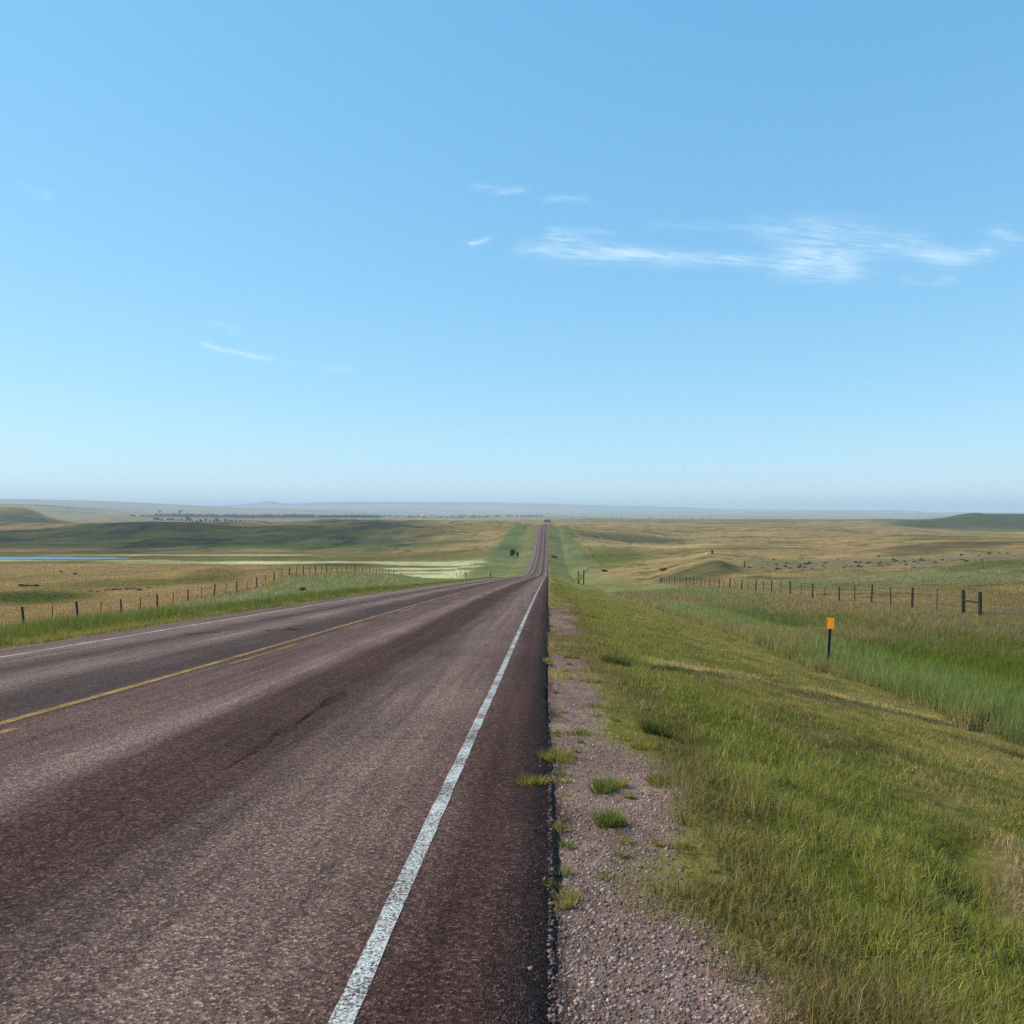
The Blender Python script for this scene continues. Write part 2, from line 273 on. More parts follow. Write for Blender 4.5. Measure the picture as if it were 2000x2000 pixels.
    c = mixc(c, STRAW * .9, np.exp(-((X - (2.45 + .5 * (Y - 3.9))) / .14) ** 2) * ss(3.3, 3.8, Y) * (1 - ss(5.2, 5.8, Y)) * .9)
    c = mixc(c, DIRT * 1.1, ell(X * 100, L, 330, 4.6, 70, .12) * ss(.4, .55, n3) * .7)
    c = c * (.82 + .36 * n4)[:, None] * np.array([.70, .665, .60])
    return c, g

# ------------------------------------------------------------------ helpers for objects
def tag(o, label=None, cat=None, group=None, kind=None):
    if label: o['label'] = label
    if cat: o['category'] = cat
    if group: o['group'] = group
    if kind: o['kind'] = kind
    return o
def link(name, me, m=None, parent=None, smooth=False):
    o = bpy.data.objects.new(name, me); col.objects.link(o)
    if m is not None and len(me.materials) == 0: me.materials.append(m)
    if parent is not None: o.parent = parent
    if smooth: me.polygons.foreach_set('use_smooth', np.ones(len(me.polygons), bool))
    return o
def empty(name, loc=(0, 0, 0), rz=0):
    o = bpy.data.objects.new(name, None); col.objects.link(o)
    o.location = loc; o.rotation_euler = (0, 0, rz); o.empty_display_size = .2
    return o
def np_mesh(name, V, faces_by_n, colors=None, attr='Col', extra=None):
    """V (n,3); faces_by_n list of int arrays (m,k)"""
    me = bpy.data.meshes.new(name)
    V = np.ascontiguousarray(V, np.float32)
    me.vertices.add(len(V)); me.vertices.foreach_set('co', V.ravel())
    fs = [np.asarray(f, np.int32) for f in faces_by_n if len(f)]
    nl = sum(f.size for f in fs); npol = sum(len(f) for f in fs)
    me.loops.add(nl); me.loops.foreach_set('vertex_index', np.concatenate([f.ravel() for f in fs]))
    st = []; s = 0
    for f in fs:
        st.append(s + np.arange(len(f)) * f.shape[1]); s += f.size
    me.polygons.add(npol); me.polygons.foreach_set('loop_start', np.concatenate(st).astype(np.int32))
    if colors is not None:
        a = me.attributes.new(attr, 'FLOAT_COLOR', 'POINT')
        cc = np.ones((len(V), 4), np.float32); cc[:, :3] = colors
        a.data.foreach_set('color', cc.ravel())
    for k, v in (extra or {}).items():
        a = me.attributes.new(k, 'FLOAT', 'POINT'); a.data.foreach_set('value', np.asarray(v, np.float32))
    me.update(calc_edges=True)
    return me
class MB:
    """collects solids into one mesh"""
    def __init__(s): s.v = []; s.f = []
    def add(s, v, f):
        b = len(s.v); s.v += [tuple(p) for p in v]; s.f += [tuple(i + b for i in q) for q in f]
    def box(s, cx, cy, cz, sx, sy, sz, rz=0.0):
        c, n = math.cos(rz), math.sin(rz); v = []
        for z in (-.5, .5):
            for x, y in ((-.5, -.5), (.5, -.5), (.5, .5), (-.5, .5)):
                px, py = x * sx, y * sy
                v.append((cx + px * c - py * n, cy + px * n + py * c, cz + z * sz))
        s.add(v, [(0, 3, 2, 1), (4, 5, 6, 7), (0, 1, 5, 4), (1, 2, 6, 5), (2, 3, 7, 6), (3, 0, 4, 7)])
    def tube(s, pts, rad, n=8, jit=0.0, cap=True):
        pts = [np.array(p, float) for p in pts]
        rad = list(rad) if hasattr(rad, '__len__') else [rad] * len(pts)
        rings = []
        for i, p in enumerate(pts):
            d = pts[min(i + 1, len(pts) - 1)] - pts[max(i - 1, 0)]; d /= np.linalg.norm(d)
            a = np.cross(d, (0, 0, 1) if abs(d[2]) < .9 else (1, 0, 0)); a /= np.linalg.norm(a); b = np.cross(d, a)
            rings.append([p + rad[i] * (1 + jit * random.uniform(-1, 1)) * (a * math.cos(2 * math.pi * k / n) + b * math.sin(2 * math.pi * k / n)) for k in range(n)])
        v = [q for r in rings for q in r]; f = []
        for i in range(len(rings) - 1):
            for k in range(n):
                f.append((i * n + k, i * n + (k + 1) % n, (i + 1) * n + (k + 1) % n, (i + 1) * n + k))
        if cap:
            f.append(tuple(range(n))[::-1]); f.append(tuple((len(rings) - 1) * n + k for k in range(n)))
        s.add(v, f)
    def mesh(s, name):
        me = bpy.data.meshes.new(name); me.from_pydata(s.v, [], s.f); me.update(); return me
    def build(s, name, m, parent=None, smooth=False): return link(name, s.mesh(name), m, parent, smooth)

# ------------------------------------------------------------------ materials
def mat(name):
    m = bpy.data.materials.new(name); m.use_nodes = True
    nt = m.node_tree; b = nt.nodes['Principled BSDF']; b.inputs['Roughness'].default_value = .9
    b.inputs['Specular IOR Level'].default_value = .2
    return m, nt, b
def N(nt, t, **kw):
    n = nt.nodes.new(t)
    for k, v in kw.items():
        if k in n.inputs: n.inputs[k].default_value = v
        else: setattr(n, k, v)
    return n
def mix_rgb(nt, a, b, fac, mode='MIX'):
    n = nt.nodes.new('ShaderNodeMix'); n.data_type = 'RGBA'; n.blend_type = mode
    for s, v in ((n.inputs[6], a), (n.inputs[7], b), (n.inputs[0], fac)):
        if hasattr(v, 'is_linked') or hasattr(v, 'links'): nt.links.new(v, s)
        elif isinstance(v, (int, float)): s.default_value = v
        else: s.default_value = (*v, 1)
    return n.outputs[2]
def ramp(nt, src, stops):
    r = nt.nodes.new('ShaderNodeValToRGB'); nt.links.new(src, r.inputs[0])
    e = r.color_ramp.elements
    while len(e) < len(stops): e.new(.5)
    for q, (p, c) in zip(e, stops):
        q.position = p; q.color = (*c, 1) if hasattr(c, '__len__') else (c, c, c, 1)
    return r.outputs[0]
def noise(nt, scale, detail=4, rough=.6, vec=None):
    n = N(nt, 'ShaderNodeTexNoise', Scale=scale, Detail=detail, Roughness=rough)
    if vec is None:
        vec = nt.nodes.new('ShaderNodeNewGeometry').outputs['Position']
    nt.links.new(vec, n.inputs['Vector'])
    return n.outputs['Fac']
def bump(nt, b, h, strength, dist):
    n = N(nt, 'ShaderNodeBump', Strength=strength, Distance=dist); nt.links.new(h, n.inputs['Height']); nt.links.new(n.outputs[0], b.inputs['Normal'])
def attr(nt, name, out='Color'):
    n = nt.nodes.new('ShaderNodeAttribute'); n.attribute_name = name; return n.outputs[out]

# ground
MG, nt, b = mat('prairie_ground')
cA = attr(nt, 'Col')
nz = noise(nt, 9, 5, .7); nz2 = noise(nt, .35, 6, .65); nz3 = noise(nt, .03, 6, .65)
k1 = ramp(nt, nz, [(.3, .62), (.7, 1.38)]); k2 = ramp(nt, nz2, [(.3, .7), (.7, 1.3)]); k3 = ramp(nt, nz3, [(.3, .75), (.7, 1.25)])
c1 = mix_rgb(nt, cA, k1, 1.0, 'MULTIPLY'); c2 = mix_rgb(nt, c1, k2, 1.0, 'MULTIPLY'); c3 = mix_rgb(nt, c2, k3, 1.0, 'MULTIPLY')
nt.links.new(c3, b.inputs['Base Color']); b.inputs['Specular IOR Level'].default_value = .0; b.inputs['Roughness'].default_value = 1
bump(nt, b, nz, .8, .06)

# asphalt: pinkish chip seal with polished and dark wheel paths
MR, nt, b = mat('chip_seal')
pos = nt.nodes.new('ShaderNodeNewGeometry').outputs['Position']
sx = nt.nodes.new('ShaderNodeSeparateXYZ'); nt.links.new(pos, sx.inputs[0])
mp = N(nt, 'ShaderNodeMapping'); nt.links.new(pos, mp.inputs[0]); mp.inputs['Scale'].default_value = (1, .16, 0)
wob = noise(nt, 1.1, 5, .6, mp.outputs[0])
ma = N(nt, 'ShaderNodeMath', operation='MULTIPLY_ADD'); nt.links.new(wob, ma.inputs[0]); ma.inputs[1].default_value = .7; nt.links.new(sx.outputs[0], ma.inputs[2])
mr = N(nt, 'ShaderNodeMapRange'); nt.links.new(ma.outputs[0], mr.inputs[0])
mr.inputs[1].default_value = -9.0 + .35; mr.inputs[2].default_value = .35
X2 = lambda x: (x + 9.0) / 9.0
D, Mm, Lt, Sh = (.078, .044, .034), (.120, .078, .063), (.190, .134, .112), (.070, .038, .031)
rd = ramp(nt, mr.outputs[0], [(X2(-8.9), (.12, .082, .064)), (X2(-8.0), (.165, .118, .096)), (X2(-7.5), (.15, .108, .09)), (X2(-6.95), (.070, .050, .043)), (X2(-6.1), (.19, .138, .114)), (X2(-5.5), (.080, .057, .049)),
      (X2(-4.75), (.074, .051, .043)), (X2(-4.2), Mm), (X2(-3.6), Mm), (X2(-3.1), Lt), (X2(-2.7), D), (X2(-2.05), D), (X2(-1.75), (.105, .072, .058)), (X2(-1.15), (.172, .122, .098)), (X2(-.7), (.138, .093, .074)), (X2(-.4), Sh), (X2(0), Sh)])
big = noise(nt, .5, 5, .65)
k = ramp(nt, big, [(.25, .78), (.75, 1.22)])
c1 = mix_rgb(nt, rd, k, 1.0, 'MULTIPLY')
mp2 = N(nt, 'ShaderNodeMapping'); nt.links.new(pos, mp2.inputs[0]); mp2.inputs['Scale'].default_value = (7, .22, 0)
c1 = mix_rgb(nt, c1, ramp(nt, noise(nt, 1.0, 5, .65, mp2.outputs[0]), [(.3, (.72, .68, .70)), (.7, (1.28, 1.25, 1.28))]), 1.0, 'MULTIPLY')
vor = N(nt, 'ShaderNodeTexVoronoi', Scale=105.0); nt.links.new(pos, vor.inputs['Vector'])
vsep = nt.nodes.new('ShaderNodeSeparateColor'); nt.links.new(vor.outputs['Color'], vsep.inputs[0])
k2 = ramp(nt, vsep.outputs[0], [(0, (.38, .36, .36)), (.5, (.85, .82, .82)), (.85, (1.35, 1.3, 1.26)), (1, (2.7, 2.4, 2.2))])
c2 = mix_rgb(nt, c1, k2, 1.0, 'MULTIPLY')
fine = noise(nt, 45, 4, .75)
k3 = ramp(nt, fine, [(.3, (.68, .66, .66)), (.7, (1.34, 1.3, 1.28))])
c3 = mix_rgb(nt, c2, k3, 1.0, 'MULTIPLY')
# pits where the chips have ravelled out, mostly in the dark centre strip
strip_ = ramp(nt, mr.outputs[0], [(X2(-5.5), 0.0), (X2(-4.6), .5), (X2(-4.2), .15), (X2(-3.0), .1), (X2(-2.7), .9), (X2(-2.0), .9), (X2(-1.75), .15), (X2(-.8), .15), (X2(-.4), .5), (X2(0), .8)])
pit = ramp(nt, noise(nt, 24, 6, .85), [(.40, 1.0), (.52, 0.0)])
pm = N(nt, 'ShaderNodeMath', operation='MULTIPLY'); nt.links.new(strip_, pm.inputs[0]); nt.links.new(pit, pm.inputs[1])
c3 = mix_rgb(nt, c3, (.018, .011, .009), pm.outputs[0])
nt.links.new(c3, b.inputs['Base Color']); b.inputs['Roughness'].default_value = .95
b.inputs['Specular IOR Level'].default_value = .08
bump(nt, b, vor.outputs['Distance'], .7, .008)

def paint(name, rgb, wear):
    m, nt, b = mat(name)
    pos = nt.nodes.new('ShaderNodeNewGeometry').outputs['Position']
    n1 = noise(nt, 85, 3, .8); n2 = noise(nt, 3, 4, .6)
    ad = N(nt, 'ShaderNodeMath', operation='MULTIPLY_ADD'); nt.links.new(n2, ad.inputs[0]); ad.inputs[1].default_value = .45; nt.links.new(n1, ad.inputs[2])
    f = ramp(nt, ad.outputs[0], [(wear - .12, 0.0), (wear + .1, 1.0)])
    vor = N(nt, 'ShaderNodeTexVoronoi', Scale=70.0); nt.links.new(pos, vor.inputs['Vector'])
    cc = mix_rgb(nt, tuple(x * .75 for x in rgb), rgb, n1)
    nt.links.new(cc, b.inputs['Base Color']); b.inputs['Roughness'].default_value = .6
    tr = nt.nodes.new('ShaderNodeBsdfTransparent'); mx = nt.nodes.new('ShaderNodeMixShader')
    nt.links.new(f, mx.inputs[0]); nt.links.new(tr.outputs[0], mx.inputs[1]); nt.links.new(b.outputs[0], mx.inputs[2])
    nt.links.new(mx.outputs[0], nt.nodes['Material Output'].inputs[0])
    bump(nt, b, vor.outputs['Distance'], .5, .006)
    return m
# the ramp works on n1+n2 (0..2) so scale wear around 1
MWHITE = paint('worn_white_paint', (.64, .63, .58), .74)
MYEL = paint('worn_yellow_paint', (.44, .245, .045), .72)
MYEL2 = paint('faded_yellow_paint', (.40, .22, .05), .74)
MTAR, nt, b = mat('tar'); 
nt.links.new(ramp(nt, noise(nt, 40, 3), [(.3, (.02, .018, .018)), (.7, (.06, .05, .05))]), b.inputs['Base Color']); b.inputs['Roughness'].default_value = .7

def leafmat(name, trans=.35):
    m, nt, b = mat(name)
    cA = attr(nt, 'Col')
    nt.links.new(cA, b.inputs['Base Color']); b.inputs['Roughness'].default_value = .7; b.inputs['Specular IOR Level'].default_value = .15
    t = nt.nodes.new('ShaderNodeBsdfTranslucent'); nt.links.new(cA, t.inputs[0])
    mx = N(nt, 'ShaderNodeMixShader'); mx.inputs[0].default_value = trans
    nt.links.new(b.outputs[0], mx.inputs[1]); nt.links.new(t.outputs[0], mx.inputs[2])
    nt.links.new(mx.outputs[0], nt.nodes['Material Output'].inputs[0])
    return m
MGRASS = leafmat('grass_blades', .5)
MLEAF = leafmat('leaves', .3)
def simple(name, c0, c1, scale, rough=.85, spec=.2, dist=.01):
    m, nt, b = mat(name)
    tc = nt.nodes.new('ShaderNodeTexCoord').outputs['Object']
    n = noise(nt, scale, 5, .65, tc)
    nt.links.new(ramp(nt, n, [(.3, c0), (.7, c1)]), b.inputs['Base Color'])
    b.inputs['Roughness'].default_value = rough; b.inputs['Specular IOR Level'].default_value = spec
    bump(nt, b, n, .5, dist)
    return m
MWOOD = simple('weathered_wood', (.022, .016, .014), (.075, .052, .04), 18)
MRUST = simple('rusty_steel', (.06, .034, .02), (.14, .08, .035), 25)
MSTEEL = simple('galvanised_wire', (.18, .17, .16), (.30, .29, .28), 30, .5, .5)
MDARK = simple('dark_green_steel', (.012, .018, .02), (.03, .04, .045), 20, .6, .4)
MORANGE = simple('orange_sheeting', (.80, .27, .012), (.90, .34, .02), 6, .5, .4, .001)
MORANGE2 = simple('orange_edge', (.30, .06, .01), (.4, .09, .012), 6, .5, .4, .001)
MYSIGN = simple('yellow_sheeting', (.75, .42, .03), (.85, .5, .04), 6, .5, .4, .001)
MSTONE = leafmat('gravel_stones', 0.0)
MROCK = simple('pale_rock', (.5, .46, .4), (.7, .66, .6), 6)
MBARK = simple('bark', (.04, .03, .025), (.09, .07, .05), 8)

# ------------------------------------------------------------------ the ground sheet
Yp = np.exp(np.linspace(math.log(1.0), math.log(27000), 820))
Yn = -np.exp(np.linspace(math.log(1.0), math.log(4000), 60))[::-1]
Ys = np.concatenate([Yn, [-.5, 0, .5], Yp])
u = np.linspace(-math.asinh(24000 / 1.5), math.asinh(24000 / 1.5), 1621)
Xs = 1.5 * np.sinh(u)
for e in (-9.0, -9.002, 0.0, .002): Xs[np.argmin(np.abs(Xs - e) + (np.isin(Xs, (-9.0, -9.002, 0.0, .002)) * 9))] = e
Xs = np.sort(Xs)
GX, GY = np.meshgrid(Xs, Ys)
GZ = ground_z(GX, GY)
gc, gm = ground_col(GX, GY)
gc = gc * gap_darken(GX, GY).reshape(-1, 1)
nx, ny = len(Xs), len(Ys)
idx = np.arange(nx * ny).reshape(ny, nx)
F4 = np.stack([idx[:-1, :-1], idx[:-1, 1:], idx[1:, 1:], idx[1:, :-1]], -1).reshape(-1, 4)
V = np.stack([GX.ravel(), GY.ravel(), GZ.ravel()], 1)
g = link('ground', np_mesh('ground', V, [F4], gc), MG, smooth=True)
tag(g, 'rolling dry prairie with tan fields, green verges and blue far hills', 'ground', kind='structure')
def gz(x, y): return float(ground_z(np.array([float(x)]), np.array([float(y)]))[0])

# ------------------------------------------------------------------ road
ry = np.concatenate([-np.exp(np.linspace(math.log(.5), math.log(60), 30))[::-1], [0], np.exp(np.linspace(math.log(.5), math.log(1055), 540))])
def crown(x): return .05 - .05 * ((x + 4.5) / 4.5) ** 2 * 1.0
rx = np.concatenate([np.linspace(-9, 0, 37)])
def edge_jit(y): return .045 * (fbm(y * 9, y * 0 + 8, 79, 3) - .5) + .05 * (fbm(y * 1.3, y * 0 + 2, 77, 3) - .5) + .09 * (fbm(y * .25, y * 0 + 5, 78, 3) - .5)
GX2, GY2 = np.meshgrid(rx, ry)
GX2[:, -1] += edge_jit(ry); GX2[:, 0] -= edge_jit(ry + 500)
GZ2 = Zr(GY2) + crown(np.clip(GX2, -9, 0))
low = np.stack([GX2[:, -1] + .012, ry, GZ2[:, -1] - .22], 1); lowl = np.stack([GX2[:, 0] - .012, ry, GZ2[:, 0] - .22], 1)
V = np.concatenate([np.stack([GX2.ravel(), GY2.ravel(), GZ2.ravel()], 1), low, lowl])
nx2, ny2 = len(rx), len(ry); idx = np.arange(nx2 * ny2).reshape(ny2, nx2); o1 = nx2 * ny2; o2 = o1 + ny2
F4 = np.stack([idx[:-1, :-1], idx[:-1, 1:], idx[1:, 1:], idx[1:, :-1]], -1).reshape(-1, 4)
ii = np.arange(ny2 - 1)
Fr = np.stack([idx[:-1, -1], o1 + ii, o1 + ii + 1, idx[1:, -1]], 1); Fl = np.stack([o2 + ii, idx[:-1, 0], idx[1:, 0], o2 + ii + 1], 1)
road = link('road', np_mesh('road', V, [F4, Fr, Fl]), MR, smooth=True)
tag(road, 'two lane reddish chip seal highway running straight to the far hill', 'road', kind='structure')
def strip(name, x0, w, ys, m, lift=.004, taper=False):
    ys = np.asarray(ys, float)
    j0 = .009 * (fbm(ys * 5, ys * 0, 91, 3) - .5); j1 = .009 * (fbm(ys * 5, ys * 0, 92, 3) - .5)
    a = np.stack([x0 - w / 2 + j0, ys, Zr(ys) + crown(x0 - w / 2) + lift + ys * 4e-5], 1)
    c = np.stack([x0 + w / 2 + j1, ys, Zr(ys) + crown(x0 + w / 2) + lift + ys * 4e-5], 1)
    n = len(ys); V = np.concatenate([a, c]); i = np.arange(n - 1)
    return link(name, np_mesh(name, V, [np.stack([i, n + i, n + i + 1, i + 1], 1)]), m, road)
yy = np.concatenate([np.arange(-30, 0, 1.0), np.exp(np.linspace(0, math.log(700), 1500))])
strip('edge_line', -.6, .074, yy, MWHITE); strip('edge_line', -8.1, .09, yy, MWHITE); strip('centre_line', -4.52, .10, yy, MYEL)
for y0, y1 in [(-9, -6.2), (3.2, 6.15), (10.3, 13.0)] + [(22.0 + 12 * k, 24.6 + 12 * k) for k in range(22)]:
    strip('lane_dash', -4.26, .09, np.linspace(y0, y1, 12), MYEL2)
def streak(name, pts, w, m):
    pts = np.array(pts, float); t = np.linspace(0, 1, 40); s = np.linspace(0, 1, len(pts))
    x = np.interp(t, s, pts[:, 0]); y = np.interp(t, s, pts[:, 1])
    ww = w * np.sin(np.pi * np.clip(t, .02, .98)) ** .5 * (.35 + 1.3 * vnoise(t * 14, t * 0, 55))
    x = x + .02 * (vnoise(t * 9, t * 0, 56) - .5)
    d = np.stack([np.gradient(x), np.gradient(y)], 1); d /= np.linalg.norm(d, axis=1)[:, None]
    xa, ya = x - d[:, 1] * ww / 2, y + d[:, 0] * ww / 2; xb, yb = x + d[:, 1] * ww / 2, y - d[:, 0] * ww / 2
    V = np.concatenate([np.stack([q, r, Zr(r) + crown(q) + .003], 1) for q, r in ((xa, ya), (xb, yb))])
    i = np.arange(39); return link(name, np_mesh(name, V, [np.stack([i, 40 + i, 41 + i, i + 1], 1)]), m, road)
MSTAIN = paint('oil_stain', (.02, .014, .012), .80)
MSTAIN.node_tree.nodes['Principled BSDF'].inputs['Specular IOR Level'].default_value = .0
streak('tar_streak', [(-2.08, 4.9), (-2.1, 6.3), (-2.13, 7.3), (-2.15, 8.2)], .13, MSTAIN)
streak('tar_streak', [(-5.9, 15.6), (-5.55, 15.9), (-5.2, 16.1)], .5, MTAR if False else MSTAIN)
streak('tar_streak', [(-7.15, 14.8), (-6.9, 15.3), (-6.6, 15.5)], .45, MSTAIN)
for pts, w in [([(-1.55, 6.0), (-1.2, 5.9), (-.85, 5.95)], .02), ([(-.55, 4.65), (-.3, 4.72), (-.02, 4.7)], .02), ([(-1.6, 8.6), (-1.1, 8.4), (-.7, 8.45)], .025), ([(-1.9, 11.6), (-1.2, 11.4), (-.7, 11.5)], .03), ([(-.35, 4.95), (-.24, 4.9), (-.16, 4.85)], .09)]:
    streak('crack', pts, w, MSTAIN)

# ------------------------------------------------------------------ pond
def pond():
    px = np.linspace(-900, 262, 60); out = []
    for p in px:
        t = (p - VPX) / F
        k = np.clip((262 - p) / 230, 0, 1) ** .6
        y0, y1 = 424 - 10 * k, 427 + 18 * k
        out.append((p, t, y0, y1))
    V = [(t * (y0 - 3), y0 - 3, -24.33) for p, t, y0, y1 in out] + [(t * (y1 + 3), y1 + 3, -24.33) for p, t, y0, y1 in out]
    n = len(out); i = np.arange(n - 1)
    m, nt, b = mat('pond_water'); b.inputs['Base Color'].default_value = (.03, .07, .12, 1); b.inputs['Roughness'].default_value = .25; b.inputs['Specular IOR Level'].default_value = .5
    bump(nt, b, noise(nt, .8, 3), .9, .5)
    o = link('water', np_mesh('water', np.array(V), [np.stack([i, i + 1, n + i + 1, n + i], 1)]), m)
    tag(o, 'narrow strip of blue pond water lying beyond the tan field', 'pond', kind='structure')
pond()

# ------------------------------------------------------------------ grass
def blades(name, X, Y, h, w, c, lean=.35, curve=.5, two=True, wind=(.10, .02)):
    n = len(X); z = ground_z(X, Y)
    a = rng.uniform(0, 2 * np.pi, n); ca, sa = np.cos(a), np.sin(a)
    lx = rng.normal(0, lean, n) * h + wind[0] * h; ly = rng.normal(0, lean, n) * h + wind[1] * h
    P0 = np.stack([X - ca * w / 2, Y - sa * w / 2, z - .01], 1); P1 = np.stack([X + ca * w / 2, Y + sa * w / 2, z - .01], 1)
    hz = h * np.clip(1 - .5 * (lx ** 2 + ly ** 2) / np.maximum(h, 1e-4) ** 2, .35, 1)
    T = np.stack([X + lx, Y + ly, z + hz], 1)
    i = np.arange(n)
    if two:
        k = .55; wm = w * .75
        Mx = X + lx * k * (1 - curve * .5); My = Y + ly * k * (1 - curve * .5); Mz = z + hz * k * 1.12
        P2 = np.stack([Mx - ca * wm / 2, My - sa * wm / 2, Mz], 1); P3 = np.stack([Mx + ca * wm / 2, My + sa * wm / 2, Mz], 1)
        V = np.stack([P0, P1, P2, P3, T], 1).reshape(-1, 3)
        f4 = np.stack([5 * i, 5 * i + 1, 5 * i + 3, 5 * i + 2], 1); f3 = np.stack([5 * i + 2, 5 * i + 3, 5 * i + 4], 1)
        return V, [f4, f3], np.repeat(c, 5, 0)
    V = np.stack([P0, P1, T], 1).reshape(-1, 3)
    return V, [np.stack([3 * i, 3 * i + 1, 3 * i + 2], 1)], np.repeat(c, 3, 0)
def sample(n, x0, x1, y0, y1, p=1.6):
    """positions, density falling with distance"""
    q = 1 - p
    U = rng.uniform(0, 1, n); Y = (y0 ** q + U * (y1 ** q - y0 ** q)) ** (1 / q)
    return rng.uniform(x0, x1, n), Y
def grass_obj(name, parts, label):
    Vs, F4s, F3s, Cs = [], [], [], []; o = 0
    for V, fs, c in parts:
        for f in fs: (F4s if f.shape[1] == 4 else F3s).append(f + o)
        Vs.append(V); Cs.append(c); o += len(V)
    ob = link(name, np_mesh(name, np.concatenate(Vs), ([np.concatenate(F4s)] if F4s else []) + ([np.concatenate(F3s)] if F3s else []), np.concatenate(Cs)), MGRASS)
    return tag(ob, label, 'grass', kind='stuff')
def vary(c, s=.25, straw=.2):
    n = len(c); c = c * np.exp(rng.normal(0, s, n))[:, None]
    m = rng.uniform(0, 1, n) < straw
    c = c * (1 + rng.normal(0, .10, (n, 1)) * np.array([1.0, .2, 0]))
    c[m] = c[m] * .35 + STRAW * .45
    return np.clip(c, .01, .9)

def mown():
    parts = []
    for (n, y0, y1, p, ws, two) in [(230000, 1.6, 14, 1.9, 1.0, True), (200000, 10, 70, 1.7, 1.0, False)]:
        X, Y = sample(n * 2, 0, 9.3, y0, y1, p)
        X = 9.3 * rng.uniform(0, 1, len(X)) ** 1.0
        keep = X < Y * .75 + .6; X, Y = X[keep], Y[keep]
        c, g = ground_col(X, Y)
        n2 = fbm(X / .35, Y / .35, 83, 3); n3 = fbm(X / 3.2, Y / 3.2, 41, 4)
        dr = np.abs(Y - rill_y(X)); rl = np.where((X > 1.5) & (X < 9.5) & (X > 0), np.exp(-((Y - rill_y(X) + .05) / (.33 + .01 * X)) ** 4), 0)
        dens = (1 - g * .97) * (.12 + 1.1 * ss(.32, .58, .6 * n2 + .4 * n3)) * (1 - .95 * rl) * (1 - .75 * ss(.58, .68, fbm(X / 1.1, Y / 1.1, 103, 3)) * ss(2, 3, X)) * np.where(X < .7, .9, 1)
        keep = rng.uniform(0, 1, len(X)) < dens; X, Y, c, n2 = X[keep], Y[keep], c[keep], n2[keep]
        gs = band(X, 1.1, 2.6, .5)
        h = (.035 + .04 * rng.uniform(0, 1, len(X)) + .05 * gs * rng.uniform(.3, 1, len(X))) * (.45 + 1.2 * n2) * (.7 + .7 * fbm(X / 1.1, Y / 1.1, 103, 3))
        w = np.maximum(.0035, Y * .00065) * rng.uniform(.7, 1.4, len(X)) * ws
        cb = vary(c * np.array([1.48, 1.38, 1.3]), .36, .22)
        st = rng.uniform(0, 1, len(X)) < .014                      # dead seed stems stand above the mown grass
        h[st] *= rng.uniform(1.4, 2.2, st.sum()); w[st] *= .6; cb[st] = STRAW * rng.uniform(.6, 1.1, (st.sum(), 1))
        parts.append(blades('g', X, Y, h, w, cb, .55, .6, two))
    grass_obj('mown_grass', parts, 'short mown green and straw grass on the bank right of the road')
def tallgrass():
    parts = []
    X, Y = sample(330000, 8.8, 24, 9, 110, 1.7)
    keep = (X < Y * .72) & (X > 8.9 + .5 * (fbm(X / 3.2, Y / 3.2, 41, 4) - .5)); X, Y = X[keep], Y[keep]
    dr = np.hypot((X - 9.35) / .6, (Y - 16.4) / .35); keep = dr > 1; X, Y = X[keep], Y[keep]
    c, g = ground_col(X, Y); n2 = fbm(X / 1.6, Y / 1.6, 87, 3)
    edge = band(X, 8.9, 12, .6)
    h = (.22 + .22 * n2 + .18 * edge) * rng.uniform(.5, 1.25, len(X)) * (1 - .4 * ss(19, 23, X))
    w = np.maximum(.006, Y * .0007) * rng.uniform(.7, 1.5, len(X))
    parts.append(blades('g', X, Y, h, w, vary(c * 1.5, .28, .10), .22, .5, False))
    grass_obj('tall_grass', parts, 'tall uncut blue green grass between the mown bank and the right fence')
def leftgrass():
    parts = []
    X, Y = sample(230000, 0, 1, 6, 150, 1.75)
    XL = .25 + 4.8 * rng.uniform(0, 1, len(Y)) ** 1.25; X = -9 - XL
    n3 = fbm(X / 1.3, Y / 1.3, 89, 3)
    keep = rng.uniform(0, 1, len(X)) < np.clip(.15 + 1.4 * ss(.25, .9, XL + (n3 - .5) * 1.2), 0, 1); X, Y, XL, n3 = X[keep], Y[keep], XL[keep], n3[keep]
    c, g = ground_col(X, Y)
    yl = (1 - ss(.6, 1.4, XL))[:, None]
    yl = yl * ss(.35, .6, n3)[:, None]; c = c * (1 - yl * .7) + C(.30, .25, .05) * yl * .7
    h = (.10 + .33 * ss(.4, 2.0, XL) * (.5 + n3)) * rng.uniform(.5, 1.25, len(X)) * (1 - .35 * ss(40, 80, Y))
    w = np.maximum(.006, Y * .0007) * rng.uniform(.7, 1.5, len(X))
    parts.append(blades('g', X, Y, h, w, vary(c * 1.12, .28, .10), .25, .5, False))
    X, Y = sample(170000, -36, -13.5, 18, 170, 1.6)
    keep = -X < Y * .72; X, Y = X[keep], Y[keep]
    c, g = ground_col(X, Y); n2 = fbm(X / 2, Y / 2, 87, 3)
    h = (.2 + .2 * n2) * rng.uniform(.5, 1.2, len(X)); w = np.maximum(.01, Y * .0008) * rng.uniform(.7, 1.5, len(X))
    parts.append(blades('g', X, Y, h, w, vary(c * 1.5, .22, .08), .25, .5, False))
    grass_obj('verge_grass', parts, 'tall yellow green grass along the left edge of the road')
